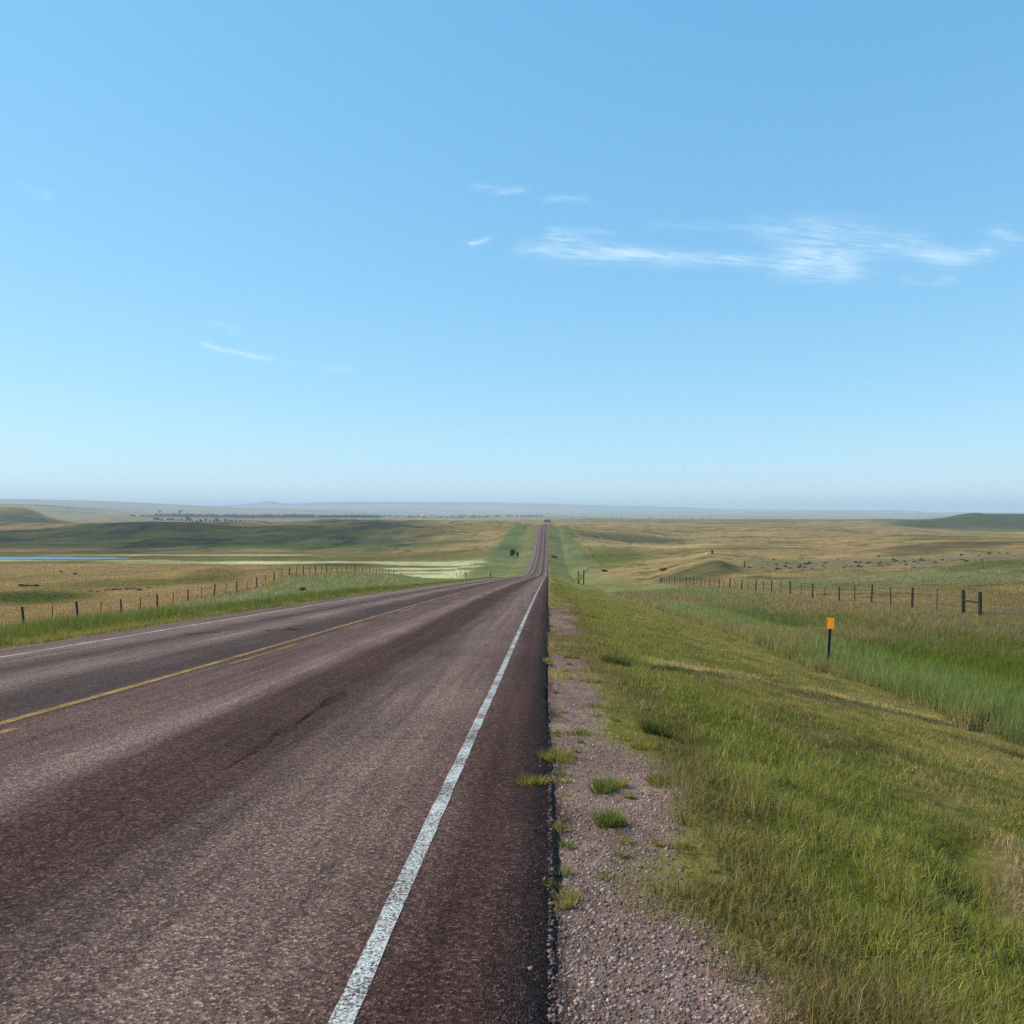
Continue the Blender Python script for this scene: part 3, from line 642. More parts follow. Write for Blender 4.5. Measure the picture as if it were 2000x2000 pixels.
def fieldgrass():
    parts = []
    for s, n, x0, x1, y0, y1 in ((1, 150000, 20, 110, 34, 170), (-1, 150000, 34, 150, 48, 210)):
        t0 = .12; X, Y = sample(n, 0, 1, y0, y1, 1.3); X = rng.uniform(x0, np.maximum(Y * .72, x0 + .1))
        keep = X < x1; X, Y = X[keep] * s, Y[keep]
        c, g = ground_col(X, Y); n2 = fbm(X / 3, Y / 3, 85, 3)
        h = (.06 + .16 * n2) * rng.uniform(.5, 1.3, len(X)); w = Y * .0008 * rng.uniform(.7, 1.5, len(X))
        parts.append(blades('g', X, Y, h, w, vary(c * 1.5, .22, .1), .25, .5, False))
    grass_obj('dry_grass', parts, 'dry tan prairie grass in the fields beyond both fences')
mown(); tallgrass(); leftgrass(); fieldgrass()

# ------------------------------------------------------------------ loose gravel
def gravel():
    n = 90000
    X, Y = sample(n, -.06, 1.25, 1.7, 26, 2.0)
    c, g = ground_col(X, Y); keep = rng.uniform(0, 1, n) < np.clip(np.where(X < 0, .06, g * 1.1), .03, 1); X, Y = X[keep], Y[keep]; n = len(X)
    s = np.maximum(.0018 + .0105 * rng.uniform(0, 1, n) ** 5, Y * .00035) ; z = np.where(X < .02, Zr(Y) + crown(np.minimum(X, 0)), ground_z(X, Y))
    base = np.array([(1, 0, 0), (0, 1, 0), (-1, 0, 0), (0, -1, 0), (0, 0, .7), (0, 0, -.5)], float)
    jit = rng.uniform(.5, 1.4, (n, 6, 1)); a = rng.uniform(0, 6.28, n)
    P = base[None] * jit * s[:, None, None]
    x = P[:, :, 0] * np.cos(a)[:, None] - P[:, :, 1] * np.sin(a)[:, None]; y = P[:, :, 0] * np.sin(a)[:, None] + P[:, :, 1] * np.cos(a)[:, None]
    V = np.stack([x + X[:, None], y + Y[:, None], P[:, :, 2] + z[:, None] + s[:, None] * .05], 2).reshape(-1, 3)
    f = np.array([(0, 1, 4), (1, 2, 4), (2, 3, 4), (3, 0, 4), (1, 0, 5), (2, 1, 5), (3, 2, 5), (0, 3, 5)])
    Fs = (f[None] + 6 * np.arange(n)[:, None, None]).reshape(-1, 3)
    pal = np.array([(.46, .30, .27), (.56, .45, .39), (.25, .17, .15), (.36, .22, .20), (.60, .54, .48), (.16, .12, .11)])
    pal[:, 1:] *= .94
    cc = pal[rng.choice(6, n, p=[.27, .16, .2, .19, .06, .12])] * .62 * rng.uniform(.75, 1.25, (n, 1))
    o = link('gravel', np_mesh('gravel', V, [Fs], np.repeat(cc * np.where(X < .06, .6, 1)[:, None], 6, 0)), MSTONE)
    tag(o, 'loose pinkish gravel on the shoulder beside the asphalt edge', 'gravel', kind='stuff')
gravel()

# ------------------------------------------------------------------ grass tufts on the shoulder
def tuft(x, y, rx_, ry_, n, hh, colr, label, straw=.15):
    q_ = rng.uniform(0, 1, n) ** .6; a_ = rng.uniform(0, 6.283, n); X = q_ * np.cos(a_) * rx_ * .55; Y = q_ * np.sin(a_) * ry_ * .45
    m_ = rng.integers(0, 5, n); ox = rng.uniform(-.65, .65, 5) * rx_; oy = rng.uniform(-.4, .4, 5) * ry_; ks = rng.uniform(.5, 1.15, 5); X = X + ox[m_]; Y = Y + oy[m_]
    rr = np.hypot(X / rx_, Y / ry_)
    c = np.tile(np.array(colr), (n, 1))
    h = 1.3 * hh * ks[m_] * (1.1 - .5 * np.clip(rr, 0, 1)) * rng.uniform(.5, 1.2, n)
    a = np.arctan2(Y, X) + rng.normal(0, .6, n)
    dx, dy = np.cos(a) * .9 * h * (.4 + rr), np.sin(a) * .9 * h * (.4 + rr)
    z0 = ground_z(X + x, Y + y)
    zb = np.where(X + x < 0, Zr(Y + y) + crown(np.clip(X + x, -9, 0)), z0)
    base = gz(max(x, .05), y) if x > 0 else float(Zr(np.array(y)) + crown(x))
    w = np.maximum(.0035, y * .0006) * rng.uniform(.7, 1.3, n); b = rng.uniform(0, 6.28, n)
    P0 = np.stack([X - np.cos(b) * w / 2, Y - np.sin(b) * w / 2, zb - base - .004], 1); P1 = np.stack([X + np.cos(b) * w / 2, Y + np.sin(b) * w / 2, zb - base - .004], 1)
    M_ = np.stack([X + dx * .45, Y + dy * .45, zb - base + h * .6], 1)
    dv = np.stack([np.cos(b) * w * .35, np.sin(b) * w * .35, 0 * w], 1)
    T = np.stack([X + dx, Y + dy, zb - base + h], 1)
    V = np.stack([P0, P1, M_ - dv, M_ + dv, T], 1).reshape(-1, 3); i = 5 * np.arange(n)
    o = link('grass_tuft', np_mesh('grass_tuft', V, [np.stack([i, i + 1, i + 3, i + 2], 1), np.stack([i + 2, i + 3, i + 4], 1)], np.repeat(vary(c, .25, straw), 5, 0)), MGRASS)
    o.location = (x, y, base)
    return tag(o, label, 'grass tuft', 'grass tufts sprouting on the gravel shoulder')
YG, GR, DG, DRY = (.29, .24, .04), (.16, .19, .028), (.075, .10, .018), (.36, .26, .08)
def shoulder(px, py):
    Y = F * (ZC + .07) / (py - 1000 - 108); return (px - VPX) / F * Y, Y
for px, py, w_, n, hh, cl, lab in [
    (1178, 1567, .10, 420, .07, GR, 'dark hearted green grass tuft in the gravel with a black shadow beside it'),
    (1207, 1556, .09, 260, .06, YG, 'yellow green grass tuft touching the dark hearted tuft in the gravel'),
    (1046, 1556, .10, 300, .06, YG, 'spiky yellow grass tuft rooted on the asphalt edge nearest the camera'),
    (1085, 1503, .13, 420, .07, YG, 'wide yellow green grass tuft lying over the asphalt edge onto the gravel'),
    (1135, 1452, .12, 240, .04, GR, 'low flat green tuft in mid gravel just past the wide edge tuft'),
    (1175, 1392, .14, 300, .045, YG, 'sprawling low tuft in the middle of the gravel halfway up the shoulder'),
    (1156, 1340, .13, 360, .06, DRY, 'straw coloured grass clump lying across the gravel, driest of the tufts'),
    (1190, 1641, .08, 420, .08, GR, 'bright green grass tuft at the bottom of the gravel shoulder'),
    (1300, 1550, .09, 300, .07, YG, 'yellow green tuft where the gravel meets the mown bank, lower one'),
    (1258, 1475, .09, 260, .06, YG, 'yellow green tuft where the gravel meets the mown bank, upper one'),
    (1285, 1437, .12, 500, .11, DG, 'dark green grass clump at the foot of the mown bank edge'),
    (1090, 1256, .14, 180, .07, YG, 'first of the far yellow tufts along the asphalt edge'),
    (1122, 1292, .13, 180, .06, GR, 'green tuft in the narrow part of the gravel, beyond the straw clump'),
    (1066, 1302, .09, 140, .05, DRY, 'small straw tuft growing out of the asphalt just inside its edge'),
    (1206, 1302, .2, 500, .16, DG, 'dark green weed clump on the bank beside the start of the erosion rill'),
    (1332, 1322, .25, 520, .16, DG, 'dark green weed clump beside the erosion rill, further down the bank'),
]:
    x, y = shoulder(px, py)
    if px > 1200 and py < 1330:
        t = (px - VPX) / F; y = 1.2 / ((py - 1000) / 1500 - .072 - .25 * t); x = t * y
    tuft(x, y, w_, w_ * 1.1, n, hh, cl, lab)

for k in range(62):
    yy_ = float(sample(1, 0, 1, 3.0, 24, 1.5)[1][0]); xx_ = random.uniform(.03, .75) * (1 if random.random() < .75 else .15)
    r0 = random.uniform(.02, .065)
    tuft(xx_, yy_, r0, r0, random.randint(40, 110), random.uniform(.025, .05), random.choice((YG, GR, DRY, YG)), 'tiny yellowish grass sprout among the gravel stones of the shoulder', .2)
# ------------------------------------------------------------------ fences
def wood_post(h, r, lean):
    m = MB(); k = [(0, 0, -.35), (0, 0, h * .35), (lean[0] * h * .7, lean[1] * h * .7, h * .7), (lean[0] * h, lean[1] * h, h - .02), (lean[0] * h, lean[1] * h, h)]
    m.tube(k, [r * 1.05, r * 1.02, r * .97, r * .95, r * .8], 9, .08); return m.mesh('wooden_post')
def tee_post(h):
    m = MB(); m.box(0, 0, h / 2 - .15, .06, .009, h + .3); m.box(0, .027, h / 2 - .15, .009, .045, h + .3)
    for k in range(8): m.box(0, -.007, .25 + k * .12, .012, .007, .02)
    return m.mesh('steel_post')
woods = [wood_post(1.28, .065, (random.uniform(-.03, .05), random.uniform(-.03, .03))) for _ in range(6)]
tees = [tee_post(1.18), tee_post(1.26)]
def fence(name, xf, ys, kinds, label, wire_hs, braces):
    root = empty(name, (xf, ys[0], gz(xf, ys[0]))); tag(root, label, 'fence'); bx, by, bz = root.location
    tops = []
    for y, kd in zip(ys, kinds):
        z = gz(xf, y); tops.append((xf, y, z))
        me = random.choice(woods if kd else tees)
        o = bpy.data.objects.new('wooden_post' if kd else 'steel_post', me); col.objects.link(o); o.parent = root
        if not me.materials: me.materials.append(MWOOD if kd else MRUST)
        o.location = (xf - bx, y - by, z - bz); s = random.uniform(.93, 1.08); o.scale = (s * random.uniform(.85, 1.25), s, s); o.rotation_euler = (random.uniform(-.03, .03), random.uniform(-.03, .03), random.uniform(0, 6))
    for y0, y1, hgt in braces:
        for y in (y0, y1):
            m = MB(); m.tube([(0, 0, -.3), (0, 0, hgt * .6), (0, 0, hgt - .03), (0, 0, hgt)], [.10, .095, .09, .075], 10, .05)
            o = m.build('brace_post', MWOOD, root); o.location = (xf - bx, y - by, gz(xf, y) - bz); tops.append((xf, y, gz(xf, y)))
        m = MB(); m.tube([(0, 0, 0), (0, y1 - y0, gz(xf, y1) - gz(xf, y0))], .05, 8, .04)
        o = m.build('brace_rail', MWOOD, root); o.location = (xf - bx, y0 - by, gz(xf, y0) - bz + hgt * .58)
    tops.sort(key=lambda p: p[1])
    for h in wire_hs:
        pts = []
        for a, b_ in zip(tops[:-1], tops[1:]):
            pts.append((a[0] - bx, a[1] - by, a[2] - bz + h))
            pts.append(((a[0] + b_[0]) / 2 - bx, (a[1] + b_[1]) / 2 - by, (a[2] + b_[2]) / 2 - bz + h - .02))
        m = MB(); m.tube(pts, .004, 4); m.build('wire', MSTEEL, root)
ysR = [43.9 + 2.95 * k for k in range(36)]
fence('wire_fence', 22.2, ysR, [k % 2 for k in range(36)], 'barbed wire fence with dark wooden and thin steel posts right of the road', (.3, .58, .86, 1.1), [(39.5, 41.1, 1.32), (150.0, 152.2, 1.25)])
ysL = [50.5 + 2.88 * k for k in range(44)]
fence('wire_fence', -34.5, ysL, [(k + 1) % 2 for k in range(44)], 'barbed wire fence with alternating wooden and steel posts left of the road', (.3, .58, .86, 1.1), [])
# distant fences on the far slope
ysL2 = [185 + 14 * k for k in range(30)]
fence('wire_fence', -35.5, ysL2, [1] * 30, 'far off wire fence line climbing the opposite slope left of the road', (.6, 1.1), [])
ysR2 = [335 + 14 * k for k in range(20)]
fence('wire_fence', 24.0, ysR2, [1] * 20, 'far off wire fence line climbing the opposite slope right of the road', (.6, 1.1), [])

# ------------------------------------------------------------------ roadside markers
def marker(x, y, h, pw, ph, m, label, rz=0, bars=True):
    r = empty('marker_post', (x, y, gz(x, y)), rz); tag(r, label, 'marker post')
    p = MB(); lean = .05
    for a, bq in ((-.04, 0), (.04, 0)): p.box(a, -.016, h / 2 - .2, .008, .03, h + .4)
    p.box(0, 0, h / 2 - .2, .086, .006, h + .4); p.build('post', MDARK, r)
    s = MB(); s.box(0, -.04, h - ph / 2 + .03, pw, .012, ph); s.build('panel', m, r)
    if bars:
        e = MB(); e.box(-pw / 2 - .008, -.04, h - ph / 2 + .03, .014, .03, ph * .96); e.build('panel_edge', MORANGE2, r)
        e = MB(); e.box(pw * .22, -.0475, h - ph / 2 + .03, .008, .003, ph * .8); e.box(-pw * .3, -.0475, h - ph / 2 + .03, .008, .003, ph * .8); e.build('stripe', MORANGE2, r)
        for zz in (.05, ph - .05):
            e = MB(); e.tube([(0, -.046, h - ph + .03 + zz), (0, -.052, h - ph + .03 + zz)], .008, 8); e.build('bolt', MSTEEL, r)
    r.rotation_euler = (0, R(2.5), rz)
    return r
marker(9.85, 27.0, 1.66, .26, .38, MORANGE, 'orange topped marker on a dark post in tall grass right of the road', -.6)
marker(5.6, 139, 1.5, .9, .75, MYSIGN, 'small orange marker beside the dark gate posts down the right verge', 0, False)
marker(-16.5, 153, 1.9, .5, .7, MYSIGN, 'yellow marker on a post by the pale flats left of the road', 0, False)
marker(-16.5, 445, 3.0, 1.0, 1.0, MORANGE, 'tiny orange marker near the two dark trees on the far slope', 0, False)

# gate frame in the draw
r = empty('gate_frame', (6.9, 150, gz(6.9, 150))); tag(r, 'pair of dark gate posts with a slanting stay in the right hand draw', 'gate')
for i, (dx, hgt) in enumerate(((-1.05, 2.7), (0, 2.9))):
    m = MB(); m.tube([(dx, 0, -.4), (dx, 0, hgt * .5), (dx, 0, hgt)], [.13, .12, .11], 9, .06); m.build('gate_post', MWOOD, r)
m = MB(); m.tube([(0, 0, 2.3), (1.2, 0, 3.5), (2.0, 0, 3.6)], .07, 7); m.build('stay', MWOOD, r)
m = MB(); m.tube([(-2.6, 0, .5), (-1.05, 0, 1.4)], .06, 7); m.build('stay', MWOOD, r)
m = MB(); m.tube([(-1.05, 0, 1.8), (0, 0, 2.0)], .05, 7); m.build('rail', MWOOD, r)

def at(px, Y): return ((px - VPX) / F * Y, Y)
def small_post(px, Y, h, r_, m, label, name='field_post', cat='post', group=None):
    x, y = at(px, Y); mb = MB(); mb.tube([(0, 0, -.3), (0, 0, h * .5), (.03, 0, h)], [r_, r_ * .97, r_ * .85], 8, .08)
    o = mb.build(name, m); o.location = (x, y, gz(x, y)); tag(o, label, cat, group); return o
small_post(1454, 212, 1.7, .2, MWOOD, 'lone brown post standing on the slope behind the right fence')
small_post(1228.5, 520, 2.0, .25, MWOOD, 'left one of two small posts in the tan field far right of the road', group='paired field posts')
small_post(1233, 520, 2.0, .25, MWOOD, 'right one of two small posts in the tan field far right of the road', group='paired field posts')
small_post(1391, 330, 1.6, .5, MWOOD, 'squat dark stump beside a white rock above the dark ravine slope', 'stump', 'stump')
small_post(958, 225, 1.9, .16, MWOOD, 'short dark post at the left edge of the road in the dip')
def rock(px, Y, s, label):
    x, y = at(px, Y); me = bpy.data.meshes.new('rock'); import bmesh
    bm = bmesh.new(); bmesh.ops.create_icosphere(bm, subdivisions=3, radius=1)
    for v in bm.verts:
        k = 1 + .5 * (float(vnoise(np.array(v.co.x * 1.7 + 5), np.array(v.co.y * 1.7 + v.co.z), 3)) - .5); v.co *= k; v.co.z *= .8
    bm.to_mesh(me); bm.free(); o = link('rock', me, MROCK, smooth=True); o.scale = (s, s, s); o.location = (x, y, gz(x, y) + s * .4); tag(o, label, 'rock')
rock(1380, 330, .55, 'small white rock on the tan slope above the dark ravine')

# ------------------------------------------------------------------ shrubs and trees
def leaf_cloud(n, fn, size, cbase, var=.3):
    """n small two-sided leaf faces at points from fn"""
    P_ = fn(n); d = rng.normal(0, 1, (n, 3)); d /= np.linalg.norm(d, axis=1)[:, None]
    e = np.cross(d, rng.normal(0, 1, (n, 3))); e /= np.linalg.norm(e, axis=1)[:, None]
    s = size * rng.uniform(.6, 1.4, (n, 1))
    V = np.stack([P_ - e * s * .4, P_ + d * s, P_ + e * s * .4, P_ - d * s], 1).reshape(-1, 3)
    i = 4 * np.arange(n); f = np.stack([i, i + 1, i + 2, i + 3], 1)
    c = np.tile(np.array(cbase), (n, 1)) * np.exp(rng.normal(0, var, n))[:, None]
    return V, f, np.repeat(c, 4, 0)
def dome(n):
    k = rng.integers(0, 9, n); a = 2 * math.pi * np.arange(9) / 9 + rng.uniform(-.4, .4, 9); rr = rng.uniform(.1, .75, 9)
    cx, cy, cz = rr * np.cos(a), rr * np.sin(a), rng.uniform(.25, .75, 9)
    p = rng.normal(0, 1, (n, 3)); p /= np.linalg.norm(p, axis=1)[:, None]; p *= (rng.uniform(.3, 1, n) ** .5)[:, None] * .36
    p += np.stack([cx[k], cy[k], cz[k]], 1); p[:, 2] = np.abs(p[:, 2]); return p
shr = []
for cb in ((.06, .066, .034), (.13, .14, .09), (.08, .082, .035), (.055, .058, .03)):
    V, f, c = leaf_cloud(420, dome, .13, cb); shr.append(np_mesh('sagebrush', V, [f], c)); shr[-1].materials.append(MLEAF)
def shrub(x, y, s, me, label, group):
    o = bpy.data.objects.new('sagebrush', me); col.objects.link(o); o.location = (x, y, gz(x, y) - .05); o.scale = (s * 1.1, s * 1.1, s * .8); o.rotation_euler[2] = random.uniform(0, 6)
    tag(o, label, 'shrub', group)
k = 0
while k < 120:
    px = random.uniform(1455, 1975); t = (px - 1455) / 510
    Y = random.gauss(222 - 25 * t, 20) if random.random() < .6 else random.uniform(195, 300)
    x, y = at(px, Y); shrub(x, y, random.choice((.26, .35, .42, .52, .72)), random.choice(shr), 'dark sagebrush dotted over the dry slope beyond the right fence', 'sagebrush on the slope right of the road'); k += 1
for px, py_Y, s in ((177, 92, .5), (192, 91, .45), (207, 92, .6), (222, 92, .7), (233, 92.5, .6), (250, 92, .7), (262, 93, .6), (273, 89, .7), (290, 93, .5)):
    x, y = at(px, py_Y); shrub(x, y, s * .6, shr[random.choice((0, 1, 1, 3))], 'grey sagebrush in the short row just behind the left fence', 'sagebrush row left of the road')
for px, Y, s in ((44, 108, .8), (50, 107, .7), (56, 108, .6), (68, 106, .7), (72, 107, .5)):
    x, y = at(px, Y); shrub(x, y, s * .7, shr[0], 'dark sagebrush above the green patch at the far left of the field', 'sagebrush at the far left')
for px, Y, s, lab in ((120, 150, .5, 'small brown shrub in the tan field, left of a pair'), (147, 140, .5, 'small brown shrub in the tan field, right of a pair'), (1181, 305, 1.6, 'dark green bush in the bottom of the right hand draw'), (1296, 232, 1.3, 'single bush on the slope above the far end of the right fence'), (590, 88, .6, 'small grass clump shrub on the left verge inside the fence'), (1083, 420, 2.0, 'dark bush by the right edge of the far road')):
    x, y = at(px, Y); shrub(x, y, s, shr[2 if Y < 200 else 0], lab, None)

def tree_mesh(h, wd, n, cb, blobs, leaf):
    k = blobs; cz = rng.uniform(.28, .92, k) * h; cr = wd * .5 * np.sqrt(np.clip(1 - ((cz / h - .5) / .55) ** 2, .08, 1))
    a = rng.uniform(0, 6.28, k); rr = cr * rng.uniform(.15, .75, k); cx, cy = rr * np.cos(a), rr * np.sin(a); br = rng.uniform(.13, .24, k) * wd
    def fn(n):
        q = rng.integers(0, k, n); p = rng.normal(0, 1, (n, 3)); p /= np.linalg.norm(p, axis=1)[:, None]
        p *= (rng.uniform(.2, 1, n) ** .4 * br[q])[:, None]; return p + np.stack([cx[q], cy[q], cz[q]], 1)
    V, f, c = leaf_cloud(n, fn, leaf, cb, .35)
    cm = np_mesh('crown', V, [f], c); cm.materials.append(MLEAF)
    m = MB(); m.tube([(0, 0, -.4), (0, 0, h * .25), (wd * .03, 0, h * .55), (wd * .05, 0, h * .85)], [h * .03, h * .024, h * .014, h * .004], 7)
    for j in range(5):
        z = h * (.25 + .1 * j); m.tube([(0, 0, z), (math.cos(j * 2.4) * wd * .18, math.sin(j * 2.4) * wd * .18, z + h * .1), (math.cos(j * 2.4) * wd * .33, math.sin(j * 2.4) * wd * .33, z + h * .2)], [h * .011, h * .007, h * .002], 5)
    tm = m.mesh('trunk'); tm.materials.append(MBARK)
    return cm, tm
def tree(x, y, meshes, s, label, group=None, rz=None):
    r = empty('tree', (x, y, gz(x, y)), random.uniform(0, 6) if rz is None else rz); r.scale = (s, s, s); tag(r, label, 'tree', group)
    for nme, me in zip(('crown', 'trunk'), meshes):
        o = bpy.data.objects.new(nme, me); col.objects.link(o); o.parent = r
x, y = at(1001.5, 425); tree(x, y, tree_mesh(4.6, 3.4, 2600, (.02, .045, .015), 22, .22), 1, 'larger dark green tree left of the road on the far slope')
x, y = at(1011, 425); tree(x, y, tree_mesh(3.2, 2.1, 1200, (.03, .06, .015), 14, .2), 1, 'smaller green tree beside the larger dark tree on the far slope')
kinds = [tree_mesh(10, 9, 900, (.035, .055, .03), 16, .8), tree_mesh(9, 14, 1100, (.04, .06, .03), 22, .8), tree_mesh(14, 8, 900, (.03, .05, .03), 16, .8)]
for px in (303, 309, 316, 328, 333, 338, 347, 355, 363, 371, 376, 384, 392, 402, 410, 418, 424, 429, 440, 448, 453, 461, 470, 478, 486, 492):
    Y = 2150 + random.uniform(-30, 60); x, y = at(px, Y); tree(x, y, random.choice(kinds[:2]) if px != 367 else kinds[2], random.uniform(.6, 1.15), 'bushy tree in the nearer far tree line beyond the left hills', 'trees in the nearer far tree line')
for px, Y, s, lab in ((366, 2130, 1.2, 'tallest lone tree in the far tree line beyond the left hills'), (312, 4200, 1.6, 'faint lone tree on the pale hill above the tree belts, left one'), (352, 4200, 1.9, 'faint lone tree on the pale hill above the tree belts, right one'), (1065.5, 1750, .9, 'blue dark tree where the road meets the horizon, left of two'), (1071, 1750, 1.0, 'blue dark tree where the road meets the horizon, right of two')):
    x, y = at(px, Y); tree(x, y, kinds[2] if px == 366 else kinds[1], s, lab)
def belt(spec, label):
    Vs, Fs, Cs = [], [], []; o = 0
    for px0, px1, Y, h, dens in spec:
        n = int((px1 - px0) * dens)
        for j in range(n):
            px = random.uniform(px0, px1); YY = Y * random.uniform(.985, 1.015); x, y = at(px, YY); z = gz(x, y); hh = h * random.uniform(.5, 1.1)
            V, f, c = leaf_cloud(70, dome, .22, (.045, .068, .06), .3)
            V = V * np.array([hh * .7, hh * .7, hh * .95]) + np.array([x, y, z - .1 * hh]); Vs.append(V); Fs.append(f + o); Cs.append(c); o += len(V)
    ob = link('far_woodland', np_mesh('far_woodland', np.concatenate(Vs), [np.concatenate(Fs)], np.concatenate(Cs)), MLEAF); tag(ob, label, 'woodland', kind='stuff')
belt([(305, 440, 3000, 14, 1.3), (440, 600, 3050, 16, 1.5), (560, 740, 3100, 15, 1.2), (255, 300, 2900, 9, .6), (600, 960, 3400, 10, .35)], 'bluish far off woodland belts along the valley beyond the left hills')
belt([(740, 1060, 5200, 12, .35), (1060, 1400, 5200, 11, .15), (960, 1060, 4000, 12, .3)], 'hazy scattered woodland on the plain below the far mountains')

# ------------------------------------------------------------------ clouds
ALT = 4200.0
MC = bpy.data.materials.new('cirrus'); MC.use_nodes = True; nt = MC.node_tree
for n in list(nt.nodes): nt.nodes.remove(n)
out = nt.nodes.new('ShaderNodeOutputMaterial'); tr = nt.nodes.new('ShaderNodeBsdfTransparent'); tl = nt.nodes.new('ShaderNodeBsdfTranslucent'); df = nt.nodes.new('ShaderNodeBsdfDiffuse')
tl.inputs[0].default_value = (.98, .98, .98, 1); df.inputs[0].default_value = (.9, .9, .9, 1)
m1 = N(nt, 'ShaderNodeMixShader'); m1.inputs[0].default_value = .25; nt.links.new(tl.outputs[0], m1.inputs[1]); nt.links.new(df.outputs[0], m1.inputs[2])
mx = nt.nodes.new('ShaderNodeMixShader'); nt.links.new(attr(nt, 'dens', 'Fac'), mx.inputs[0]); nt.links.new(tr.outputs[0], mx.inputs[1]); nt.links.new(m1.outputs[0], mx.inputs[2]); nt.links.new(mx.outputs[0], out.inputs[0])
def cloud(strokes, label, seed):
    pts = np.array([p for s in strokes for p in s[0]], float); wmax = max(s[1] for s in strokes) * 3
    x0, x1 = pts[:, 0].min() - 40 - wmax * .8, pts[:, 0].max() + 40 + wmax * .8; y0, y1 = pts[:, 1].min() - wmax, pts[:, 1].max() + wmax
    nx_, ny_ = int((x1 - x0) / 2.0), int((y1 - y0) / 1.2)
    A, B = np.meshgrid(np.linspace(x0, x1, nx_), np.linspace(y0, y1, ny_))
    Vs, Fs, Ds = [], [], []; o = 0
    for lay in range(3):
        d = np.zeros_like(A)
        wx = A + 26 * (fbm(A / 60, B / 25, seed + 5 + lay, 3) - .5); wy = B + 14 * (fbm(A / 70, B / 22, seed + 9 + lay, 4) - .5)
        for pl, w, a in strokes:
            pl = np.array(pl, float); best = np.full(A.shape, 1e9); tt = np.zeros_like(A)
            for i in range(len(pl) - 1):
                e = pl[i + 1] - pl[i]; q = np.clip(((wx - pl[i, 0]) * e[0] + (wy - pl[i, 1]) * e[1]) / (e @ e), 0, 1)
                dd = np.hypot((wx - pl[i, 0] - q * e[0]) * .55, (wy - pl[i, 1] - q * e[1]))
                m = dd < best; best = np.where(m, dd, best); tt = np.where(m, (i + q) / (len(pl) - 1), tt)
            prof = np.exp(-(best / w) ** 1.5)
            d = d + a * prof * (1 - .6 * np.clip(d, 0, 1))
        str_ = fbm((A + B * 1.5) / 60, (B - A * (.06 + .05 * lay)) / 4.2, seed + 20 + lay, 6); pat = fbm(A / 45, B / 16, seed + 40 + lay, 4)
        d = d * np.clip(.42 + 2.3 * (str_ - .42), 0, 1.3) * np.clip(.35 + 2.6 * (pat - .3), 0, 1.15)
        ex = np.minimum(np.minimum(A - x0, x1 - A) / 30, np.minimum(B - y0, y1 - B) / 6); d = d * np.clip(ex, 0, 1)
        z = ALT + 70 * lay + 12 * d
        Yw = (z - ZC) * F / (1000 - B); Xw = (A - VPX) / F * Yw
        idx = np.arange(A.size).reshape(A.shape)
        Fq = np.stack([idx[:-1, :-1], idx[:-1, 1:], idx[1:, 1:], idx[1:, :-1]], -1).reshape(-1, 4)
        dq = d.ravel()[Fq].max(1); Fq = Fq[dq > .004]
        Vs.append(np.stack([Xw.ravel(), Yw.ravel(), z.ravel()], 1)); Fs.append(Fq + o); Ds.append(np.clip(d.ravel() / 2.0, 0, .7)); o += A.size
    V = np.concatenate(Vs); Fq = np.concatenate(Fs); D_ = np.concatenate(Ds) * .46
    used = np.unique(Fq); rm = np.full(len(V), -1); rm[used] = np.arange(len(used))
    V = V[used]; cen = V.mean(0)
    o_ = link('cloud', np_mesh('cloud', V - cen, [rm[Fq]], None, extra={'dens': D_[used]}), MC, smooth=True); o_.location = cen
    tag(o_, label, 'cloud')
cloud([([(1035, 484), (1075, 493), (1140, 497), (1230, 500), (1320, 508), (1400, 506), (1500, 512), (1560, 515)], 11, .75), ([(1090, 462), (1120, 468), (1160, 482), (1230, 494), (1300, 503)], 11, .75), ([(1095, 460), (1140, 452), (1190, 455)], 6, .4),
       ([(1540, 512), (1600, 515), (1650, 518)], 20, .85), ([(1590, 470), (1630, 505), (1650, 520)], 24, .5), ([(1500, 450), (1600, 440), (1700, 455), (1780, 470)], 20, .38), ([(1600, 500), (1700, 480), (1780, 488), (1840, 500)], 16, .42), ([(1280, 440), (1380, 442), (1500, 445)], 9, .2), ([(1540, 535), (1610, 545)], 9, .25)], 'long wispy white cloud band across the upper right sky', 100)
cloud([([(1800, 492), (1850, 503), (1890, 501), (1925, 492)], 11, .8), ([(1840, 508), (1870, 512)], 8, .5)], 'bright wedge shaped cloud at the right end of the long band', 200)
cloud([([(922, 475), (938, 471), (952, 466)], 4, .8)], 'small bright cloud scrap left of the long band', 300)
cloud([([(930, 365), (980, 370), (1020, 372)], 6, .26), ([(975, 377), (1010, 374)], 4, .3), ([(1070, 392), (1100, 388), (1140, 392)], 6, .3)], 'faint thin cloud at the top of the sky above the road', 400)
cloud([([(400, 674), (430, 684), (475, 692), (525, 701)], 4.5, .7), ([(560, 708), (580, 710)], 4, .2)], 'slanting white cloud streak low in the left sky', 500)
cloud([([(638, 718), (675, 721)], 6, .4)], 'tiny pale cloud puff right of the slanting streak', 600)
cloud([([(410, 632), (445, 640), (460, 650)], 6, .3)], 'very faint cloud wisp above the slanting streak', 700)
cloud([([(45, 365), (95, 382)], 6, .3)], 'faint cloud wisp at the top left of the sky', 800)
cloud([([(1770, 548), (1810, 555), (1850, 545)], 8, .3)], 'pale cloud smear below the wedge shaped cloud', 900)
cloud([([(1950, 455), (1975, 470)], 12, .4)], 'pale cloud scrap at the right edge of the sky', 950)

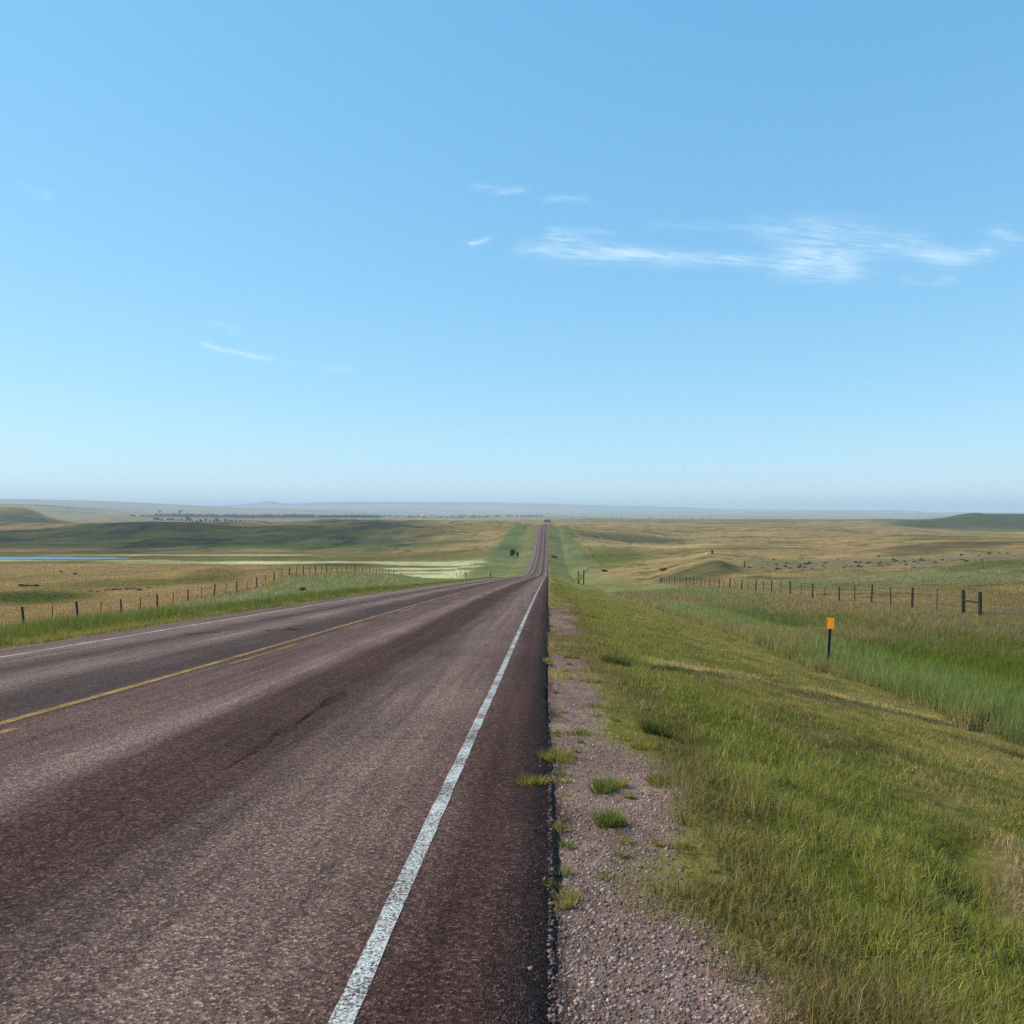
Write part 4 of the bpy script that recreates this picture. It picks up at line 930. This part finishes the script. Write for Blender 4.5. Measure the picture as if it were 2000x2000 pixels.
# ------------------------------------------------------------------ haze
def haze():
    m = bpy.data.materials.new('haze_air'); m.use_nodes = True; nt = m.node_tree
    for n in list(nt.nodes): nt.nodes.remove(n)
    o = nt.nodes.new('ShaderNodeOutputMaterial'); v = nt.nodes.new('ShaderNodeVolumePrincipled'); v.inputs['Color'].default_value = (.66, .79, .92, 1); v.inputs['Density'].default_value = HAZE; v.inputs['Anisotropy'].default_value = 0.0
    nt.links.new(v.outputs[0], o.inputs['Volume'])
    b = MB(); z0, z1 = float(GZ.min()) - 1, float(GZ.max()) + 20
    b.box(0, (27500 - 4500) / 2, (z0 + z1) / 2, 49000, 32000, z1 - z0); h = b.build('haze', m); tag(h, 'pale blue haze lying over the distant plain', 'haze', kind='stuff')
HAZE = 1.15e-4
haze()

# ------------------------------------------------------------------ light and camera
EXPO = .15
SUN_AZ, SUN_EL = -83.0, 42.0       # degrees: left of the view, a little ahead
w = bpy.data.worlds.new('World'); sc.world = w; w.use_nodes = True; nt = w.node_tree
sky = nt.nodes.new('ShaderNodeTexSky'); sky.sky_type = 'NISHITA'; sky.sun_disc = False
sky.sun_elevation = R(SUN_EL); sky.sun_rotation = R(SUN_AZ); sky.altitude = 600; sky.air_density = 1.0; sky.dust_density = 0.0; sky.ozone_density = 2.0
bg = nt.nodes['Background']; bg.inputs[1].default_value = .1
sep = nt.nodes.new('ShaderNodeSeparateColor'); cmb = nt.nodes.new('ShaderNodeCombineColor'); nt.links.new(sky.outputs[0], sep.inputs[0])
for k_, (a_, g_) in enumerate(((.97, .75), (1.14, .50), (1.24, .36))):      # soft response of the vivid summer sky
    pw = N(nt, 'ShaderNodeMath', operation='POWER'); nt.links.new(sep.outputs[k_], pw.inputs[0]); pw.inputs[1].default_value = g_
    ml = N(nt, 'ShaderNodeMath', operation='MULTIPLY'); nt.links.new(pw.outputs[0], ml.inputs[0]); ml.inputs[1].default_value = 10 * a_ / 10 ** g_ / 2 ** EXPO
    nt.links.new(ml.outputs[0], cmb.inputs[k_])
nt.links.new(cmb.outputs[0], bg.inputs[0])
sl = bpy.data.lights.new('sun', 'SUN'); sl.energy = 4.8; sl.angle = R(.5); sl.color = (1, .92, .79)
so = bpy.data.objects.new('sun', sl); col.objects.link(so)
from mathutils import Vector
dv = Vector((math.sin(R(SUN_AZ)) * math.cos(R(SUN_EL)), math.cos(R(SUN_AZ)) * math.cos(R(SUN_EL)), math.sin(R(SUN_EL))))
so.rotation_euler = dv.to_track_quat('Z', 'Y').to_euler(); so.location = (0, 0, 50)
cam = bpy.data.cameras.new('camera'); co = bpy.data.objects.new('camera', cam); col.objects.link(co)
cam.sensor_width = 36; cam.lens = F / 2000 * 36; cam.shift_x = -(VPX - 1000) / 2000; cam.clip_start = .1; cam.clip_end = 200000
co.location = (0, 0, ZC); co.rotation_euler = (R(90), 0, 0)
sc.camera = co
sc.view_settings.view_transform = 'Standard'; sc.view_settings.look = 'None'; sc.view_settings.exposure = EXPO; sc.view_settings.gamma = 1
sc.cycles.use_denoising = False
sc.cycles.max_bounces = 6; sc.cycles.transparent_max_bounces = 24; sc.cycles.volume_bounces = 1
